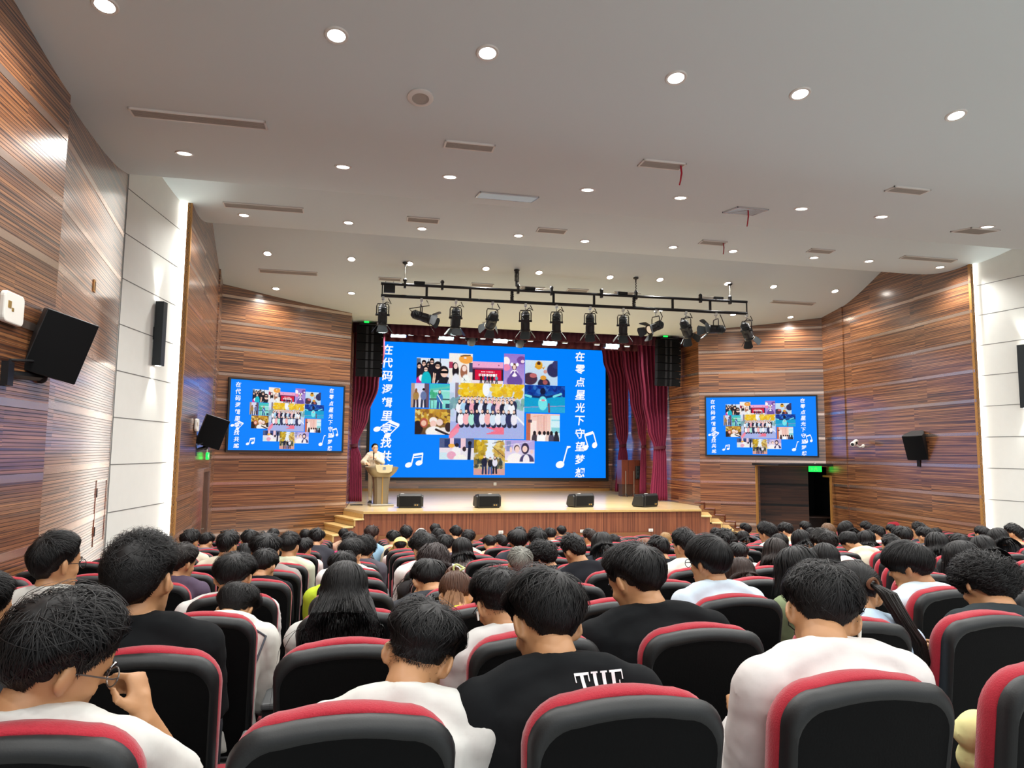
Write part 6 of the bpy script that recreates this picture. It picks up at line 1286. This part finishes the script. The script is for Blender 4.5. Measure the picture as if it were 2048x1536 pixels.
FAR = [  # px, top, w, style, turn (deg), shirt, [hair]
 (382, 1060, 40, 'messy', 12, CRM), (412, 1067, 32, 'short', 20, '#7a6f80'), (458, 1063, 46, 'short', 24, CRM), (500, 1061, 36, 'short', 0, '#33363c'), (546, 1058, 26, 'neat', 0, '#4a4d55'), (492, 1088, 32, 'long', 4, '#2c3036'),
 (610, 1059, 23, 'short', 0, '#5c5f68'), (634, 1058, 34, 'messy', 6, '#3a3b42'), (610, 1078, 36, 'short', 26, '#d9cfca'), (626, 1086, 24, 'messy', 14, '#1b1c20'), (686, 1057, 21, 'neat', 0, '#d8b79c'), (700, 1065, 32, 'messy', 0, '#d23a78'),
 (745, 1051, 32, 'messy', 14, '#8fb4cc', '#2b1a14'), (787, 1062, 29, 'short', -6, '#c8c4a8'), (813, 1053, 26, 'messy', 0, '#3f434c'), (801, 1077, 27, 'cap', 0, '#d8d0c8'), (871, 1048, 23, 'neat', 6, '#45484f'), (877, 1058, 28, 'short', 0, '#33353b'), (842, 1059, 25, 'neat', -8, '#6c7078'),
 (914, 1051, 26, 'neat', 0, '#2e3036'), (938, 1060, 27, 'short', 18, '#cfc3b8'), (888, 1068, 37, 'short', 8, '#4a4450'), (922, 1074, 38, 'bob', 14, '#e3e3df'), (920, 1095, 38, 'short', 18, '#e6e6e2'), (1036, 1061, 48, 'bowl', -4, '#30333a'), (980, 1072, 28, 'fade', 0, '#d9b99c'), (1004, 1070, 28, 'messy', -22, '#a9ad86'),
 (1042, 1053, 24, 'messy', 0, '#3a3d44'), (1074, 1058, 40, 'short', 6, '#2a2c31'), (1101, 1057, 25, 'short', 4, '#a8b0b8'), (1124, 1051, 20, 'neat', -6, '#383b42'), (1147, 1067, 43, 'spiky', -12, '#1d1f24'), (1180, 1059, 28, 'messy', -14, '#e8dfc0', '#241812'), (1205, 1066, 42, 'long', 0, '#23262c'), (1228, 1070, 24, 'short', 4, '#50545c'), (1247, 1082, 22, 'bun', 10, '#efe6e4', '#3a241c'),
 (1290, 1077, 37, 'long', 4, '#c8bdb4', '#6b4630'), (1322, 1073, 41, 'short', -26, '#1f2228'), (1333, 1064, 27, 'long', 10, '#b9a98a', '#8f6f45'), (1476, 1085, 41, 'fade', -6, '#ecebe6'), (1452, 1060, 43, 'curly', 8, '#39404a'), (1432, 1055, 23, 'short', 4, '#494d55'), (1491, 1047, 24, 'neat', -16, '#5a5f68'), (1486, 1061, 24, 'bob', 0, '#2d3138'),
 (1552, 1077, 46, 'long', 4, '#6d6a6d', '#211916'), (1573, 1046, 30, 'messy', -18, '#dcb596'), (1559, 1068, 26, 'bob', 0, '#2c2f35'), (1602, 1058, 30, 'bob', -8, '#c9dbe6'), (1611, 1043, 23, 'neat', 6, '#4c2226'), (1625, 1055, 24, 'short', 0, '#35383f'), (1656, 1048, 32, 'long', 10, '#e8e6e0', '#5f432b'), (1691, 1041, 29, 'bob', -32, '#eceae4'),
 (1733, 1044, 23, 'short', 0, '#3c4048'), (1737, 1051, 21, 'neat', 8, '#585c64'), (1732, 1062, 31, 'bob', 4, '#262a30'), (1758, 1052, 29, 'short', -22, '#e6e4de'), (1783, 1049, 21, 'neat', 0, '#40444b'), (1768, 1068, 25, 'bob', 6, '#2f3339'), (1785, 1072, 36, 'short', -30, '#cfdde2'),
 (1805, 1052, 36, 'short', -4, '#d8b492'), (1840, 1045, 28, 'messy', -12, '#30333a'), (1855, 1054, 34, 'messy', 6, '#3b3e46'), (1846, 1062, 27, 'short', 0, '#2d2f35'), (1873, 1056, 22, 'short', 16, '#e0bd9c'), (1874, 1066, 42, 'long', 4, '#dfe4e6'), (1921, 1069, 35, 'short', 0, '#333740'), (1964, 1053, 28, 'neat', 0, '#4a4d54'), (1996, 1057, 37, 'long', 6, '#23262b'), (2029, 1048, 36, 'short', -26, '#d9b592'), (1964, 1070, 46, 'long', -6, '#2b2e34'),
]
placed = []
for px, top, w, row, st, lab in NEAR:
    st = dict(st); st['seed'] = int(px * 7 + top) % 997; q = 2 if w > 80 else 1
    t, d = seat_person(st, px, top, row, w, lab, q); k = d['sk']
    if st.get('tail'):
        H, Rh, N = k['H'], k['Rh'], k['N']; p0 = Rh @ np.array([.03, -.115, -.01]) + H
        me = tail_mesh(Rh, H, (.03, -.105, 0), [p0 + np.array([.03, -.05, -.03]), N + np.array([.10, -.09, .03]), N + np.array([.14, -.1, -.03]), N + np.array([.17, -.1, -.10]), N + np.array([.19, -.09, -.16])], .03, 420, 5); put('ponytail', me, hairmat('#15110f'), t)
        mb = MB(); c = p0 + np.array([.004, -.012, -.004]); mb.tube([c + np.array([.02 * math.cos(b), .004 * math.sin(b * 2), .02 * math.sin(b)]) for b in [2*PI*j/12 for j in range(13)]], .007, 6); mb.obj('hair_tie', cloth('#6b4a38'), t, smooth=True)
    if st.get('bun'):
        H, Rh = k['H'], k['Rh']; c = Rh @ np.array([-.01, -.045, .125]) + H; mb = MB(); R_ = M(Rh.tolist())
        for j in range(9): mb.tube([c + Rh @ np.array([(.036 - .003 * abs(j - 4)) * math.cos(b + j * .3), .012 * (j - 4) * .6, (.032 - .003 * abs(j - 4)) * math.sin(b + j * .3)]) for b in [2*PI*i/14 for i in range(15)]], .012, 6)
        me = mb.mesh('hair_bun', [MT['black']], True); me.materials[0] = None; put('hair_bun', me, hairmat('#54321f'), t)
        mb = MB(); c2 = c + Rh @ np.array([.03, -.045, .0]); mb.tube([c2 + Rh @ np.array([.03 * math.cos(b), .012 * math.sin(2 * b), .022 * math.sin(b)]) for b in [2*PI*i/16 for i in range(17)]], .006, 6); mb.obj('hair_clip', mat('pale_green_clip', '#c9cf86', .3), t, smooth=True)
        N = k['N']; me = tail_mesh(Rh, H, (.0, -.1, .06), [H + np.array([-.03, -.10, -.02]), N + np.array([-.10, -.12, .03]), N + np.array([-.15, -.13, -.07]), N + np.array([-.17, -.12, -.17])], .06, 500, 8); put('loose_hair', me, hairmat('#8a6444'), t)
    if st.get('hood'):
        N, Ru = k['N'], k['Ru']; Sh = d['Sh']; mb = MB()
        for s, sh in ((-1, Sh[0]), (1, Sh[1])):
            mb.tube([N + Ru @ np.array([s * .075, -.07, .01]), sh * .6 + N * .4 + Ru @ np.array([0, -.085, .02]), sh + Ru @ np.array([s * .02, -.085, -.02]), sh + Ru @ np.array([-s * .01, -.105, -.16])], .006, 6)
        mb.obj('piping', cloth('#4a4e55'), t)
    if px == 684:
        N, Ru = k['N'], k['Ru']; mb = MB()
        for s in (-1, 1): mb.tube([N + Ru @ np.array([s * .1, .06, .0]), N + Ru @ np.array([s * .11, -.08, -.02]), N + Ru @ np.array([s * .115, -.14, -.2]), N + Ru @ np.array([s * .11, -.13, -.36])], .016, 4, sq=.35)
        mb.obj('backpack_strap', MT['black'], t)
    if st.get('tee'):                                              # serif letters laid on the cloth of the back
        Ru, W1, N = k['Ru'], k['W1'], k['N']; me = d['shirt']; bv = BVHTree.FromPolygons([v.co for v in me.vertices], [tuple(p.vertices) for p in me.polygons])
        def lay(polys, name, m, lift=.003):
            mb = MB()
            for x0, y0, x1, y1, sk in polys:
                nx, ny = max(1, int(abs(x1 - x0) / .006)), max(1, int(abs(y1 - y0) / .006)); g = []
                for j in range(ny + 1):
                    r_ = []
                    for i in range(nx + 1):
                        u = x0 + (x1 - x0) * i / nx + sk * j / ny; v = y0 + (y1 - y0) * j / ny; o = V(N + Ru @ np.array([u, -.4, v])); hit = bv.ray_cast(o, V(Ru @ np.array([0, 1, 0])))
                        r_.append((hit[0] if hit[0] else o + V(Ru @ np.array([0, .3, 0]))) - V(Ru @ np.array([0, lift, 0])))
                    g.append(r_)
                mb.rings(g, cap=False, closed=False)
            o = mb.obj(name, m, t); s_ = o.modifiers.new('thickness', 'SOLIDIFY'); s_.thickness = .0012
        h0, h1 = -.062, .012; L = []; x = .03
        L += [(x, h1 - .006, x + .062, h1, 0), (x + .024, h0, x + .038, h1, 0), (x, h1 - .02, x + .004, h1, 0), (x + .058, h1 - .02, x + .062, h1, 0), (x + .018, h0, x + .044, h0 + .004, 0)]
        x += .072; L += [(x + .008, h0, x + .022, h1, 0), (x + .046, h0, x + .06, h1, 0), (x + .02, (h0 + h1) / 2, x + .048, (h0 + h1) / 2 + .005, 0), (x, h1 - .004, x + .028, h1, 0), (x + .04, h1 - .004, x + .068, h1, 0), (x, h0, x + .028, h0 + .004, 0), (x + .04, h0, x + .068, h0 + .004, 0)]
        x += .078; L += [(x + .008, h0, x + .022, h1, 0), (x, h1 - .005, x + .056, h1, 0), (x, h0, x + .058, h0 + .005, 0), (x + .02, (h0 + h1) / 2, x + .042, (h0 + h1) / 2 + .005, 0), (x + .052, h1 - .022, x + .056, h1, 0), (x + .054, h0, x + .058, h0 + .024, 0), (x + .038, (h0 + h1) / 2 - .01, x + .042, (h0 + h1) / 2 + .014, 0)]
        L = [(.02 + (a_ - .03) * .6, b_, .02 + (c_ - .03) * .6, d_, e_) for a_, b_, c_, d_, e_ in L]
        lay(L, 'lettering', mat('white_print', '#e8e8ea', .7))
        lay([(.05, -.06, .062, -.02, .014), (-.105, -.12, -.09, -.114, 0), (-.088, -.16, -.085, -.12, .0), (-.11, -.165, -.104, -.15, 0), (-.098, -.172, -.092, -.16, 0)], 'printed_mark', mat('violet_print', '#5b50b8', .7), .0045)
    placed.append((row, px))
far_rows = []
for i, f in enumerate(FAR):
    px, top, w, sty, hy, shirt = f[:6]; hair = f[6] if len(f) > 6 else '#080708'
    Y = w_depth(px, top, w); n0 = int(round((Y - .3 - 1.56) / .865)) + 1; best = None; fem = sty in ('long', 'bob', 'bun', 'wavy')
    hpb = (14, 34)[i % 2]; hyb = 0 if abs(hy) < 9 else 24 * (1 if hy > 0 else -1)
    a = dict(style=sty, hp=hpb, hy=hyb, fem=fem, free=False, seed=i, shirt=shirt, hair=hair, hlen=(.34 if sty == 'long' else None), sleeve='short')
    T = STY[sty][1]
    for row in range(max(4, n0 - 3), min(15, n0 + 3) + 1):
        e, ln, k_, need, s, p, h, Yh = solve(px, top, row, a, w, T); x = p.x - h[0] * s; occ = min([abs(x - v) for v in OCC.get(row, [])] + [9])
        cost = abs(need - s) * 6 + abs(row - n0) * .25 + (4 if occ < .42 else 0) + (1.0 if need > s * 1.12 else 0)
        if best is None or cost < best[0]: best = (cost, row, need, s)
    row = best[1]; hd = HD[sty]
    if hair != '#080708': hd = {'#2b1a14': 'brown-tinged messy', '#241812': 'dark brown tousled', '#3a241c': 'brown tied-up', '#6b4630': 'long chestnut', '#8f6f45': 'long dark-blond', '#211916': 'long dark brown', '#5f432b': 'light brown long'}[hair] + ' hair'
    if px == 801: a['cap'] = '#e6d98a'
    if px == 842: a['headband'] = True
    if px == 1247: a['headband'] = False
    t, d = seat_person(a, px, top, row, w, 'x', 0, 'audience in the seats', T); far_rows.append((row, px, t, hd, shirt))
def colour_word(h):
    r, g, b = [int(h[i:i+2], 16) for i in (1, 3, 5)]; mx, mn = max(r, g, b), min(r, g, b)
    if mx < 70: return 'black' if mx < 48 else 'dark'
    if mx - mn < 28: return 'white' if mn > 205 else 'pale grey' if mn > 150 else 'grey'
    if r >= g >= b: return 'cream' if mn > 170 else 'tan' if r > 170 else 'brown'
    if b >= r and b > g - 12: return 'light blue' if mx > 160 else 'purple-grey'
    return 'pink' if r > g and b > g else 'pale green'
rows = {}
for r in far_rows: rows.setdefault(r[0], []).append(r)
for row, L in rows.items():
    L.sort(key=lambda r: r[1])
    for i, (_, px, t, hd, shirt) in enumerate(L):
        if px == 801: t['label'] = 'person in a pale yellow baseball cap below the second wedge monitor'; continue
        if px == 842: t['label'] = 'person wearing white headphones in front of the stage'; continue
        t['label'] = 'person with %s, %s top, %s from left, %s row from stage' % (hd, colour_word(shirt), ORD[i + 1], ORD[16 - row])
# chairs: every seat the picture can show
for row in range(1, 16):
    y = ROW_Y(row); cs = []
    for c in range(-4, 21):
        x = COL0 + PITCH * c
        if x < -2.62 + (-.25 if row > 8 else 0) or x > 12.4: continue
        r0 = (x - .3) / (y + .05), (x + .3) / (y + .05)
        u = proj = ROT @ np.array([x, y, ROW_Z(row) + 1.0 - CAMZ]); uu = CX + F * u[0] / u[2]; m_ = F * .3 / u[2]
        if uu < -m_ or uu > 2048 + m_: continue
        cs.append(x)
    for i, x in enumerate(cs):
        lab = 'black-backed red auditorium seat, %s from left in the %s row from the camera' % (ORD[i + 1], ORD[row]); loc = (x, y, ROW_Z(row))
        if first_chair[0]: CH0.location = loc; CH0['label'] = lab; CH0['group'] = 'auditorium seats'; first_chair[0] = False; ch = CH0
        else: ch = dup(CH0, loc, label=lab)
        if row > 2 and min([abs(x - v) for v in OCC.get(row, [])] + [9]) > .33:          # an empty seat tips up
            for o in ch.children:
                if o.name.startswith('seat_cushion'): o.rotation_euler = (1.22, 0, 0)
p = atZ(1796, 1047, .9); dup(CH0, (p.x, p.y, FL0), rot=(0, 0, 2.2), label='seat turned sideways showing its red front by the right wall')
# ---------------------------------------------------------------- the speaker on stage
sp = dict(style='pony', hp=2, hy=-172, fem=True, shirt='#d6c9b4', sleeve='long', loose=.03, stand=True, lean=2, seed=3, face=True, skin='skin_pale', vox=.011, arm_l=([-.06, .22, -.27], [-.8, -.1, -.8]), arm_r=([.16, .24, -.42], [.8, -.3, -.4]), wr=1.2)
sp['hy'] = -30
p = atY(750, 888, 21.8); k0 = skeleton(sp); sc = (p.z - STZ) / (k0['H'][2] + .125)
t, d = person(sp, (p.x + .0, 21.85, STZ), 'person in cream blouse and pale trousers speaking behind the lectern with microphone', 2, (sc, sc, sc), rz=PI - .25)
for ch in t.children:
    if ch.name.startswith('trousers'): ch.material_slots[0].material = cloth('#c9c2b4')
w_ = d['arms'][0][2]
mb = MB(); a_ = np.array([-.02, -.03, 1.0]); a_ /= np.linalg.norm(a_); c_ = w_ + np.array([.03, .05, .04])
mb.tube([c_ - a_ * .09, c_ + a_ * .06, c_ + a_ * .075], [.013, .016, .024], 10); mb.ell(c_ + a_ * .1, (.026, .026, .03))
R0 = M.Translation(t.location) @ M.Rotation(t.rotation_euler.z, 4, 'Z') @ M.Scale(sc, 4); c0 = R0 @ V(c_)
mb.v = [tuple(R0 @ V(q) - c0) for q in mb.v]; o = mb.obj('microphone', MT['black'], None, smooth=True, loc=c0); tag(o, 'black handheld microphone held by the speaker on stage', 'microphone')
# pale yellow bag at the right edge
p = atY(1966, 1450, 1.85); t = thing('bag', 'pale yellow fabric bag on a seat at the lower right edge', 'bag', p)
mb = MB(); mb.ell((0, 0, -.02), (.09, .07, .06), None, 14, 10); mb.ell((.03, 0, -.1), (.1, .08, .07), None, 14, 10); mb.ell((.05, 0, -.2), (.1, .09, .09), None, 14, 10)
me = remesh(mb, .01, 2, .012, 4); put('pouch', me, cloth('#dcd79a'), t)
mb = MB(); mb.tube([(-.05, -.05, .03), (-.02, -.03, .1), (.04, 0, .1), (.07, .02, .03)], .008, 6); mb.obj('handle', cloth('#cfc98c'), t, smooth=True)
bpy.data.objects.remove(_o); bpy.data.batch_remove(TMP); bpy.data.scenes.remove(TS)
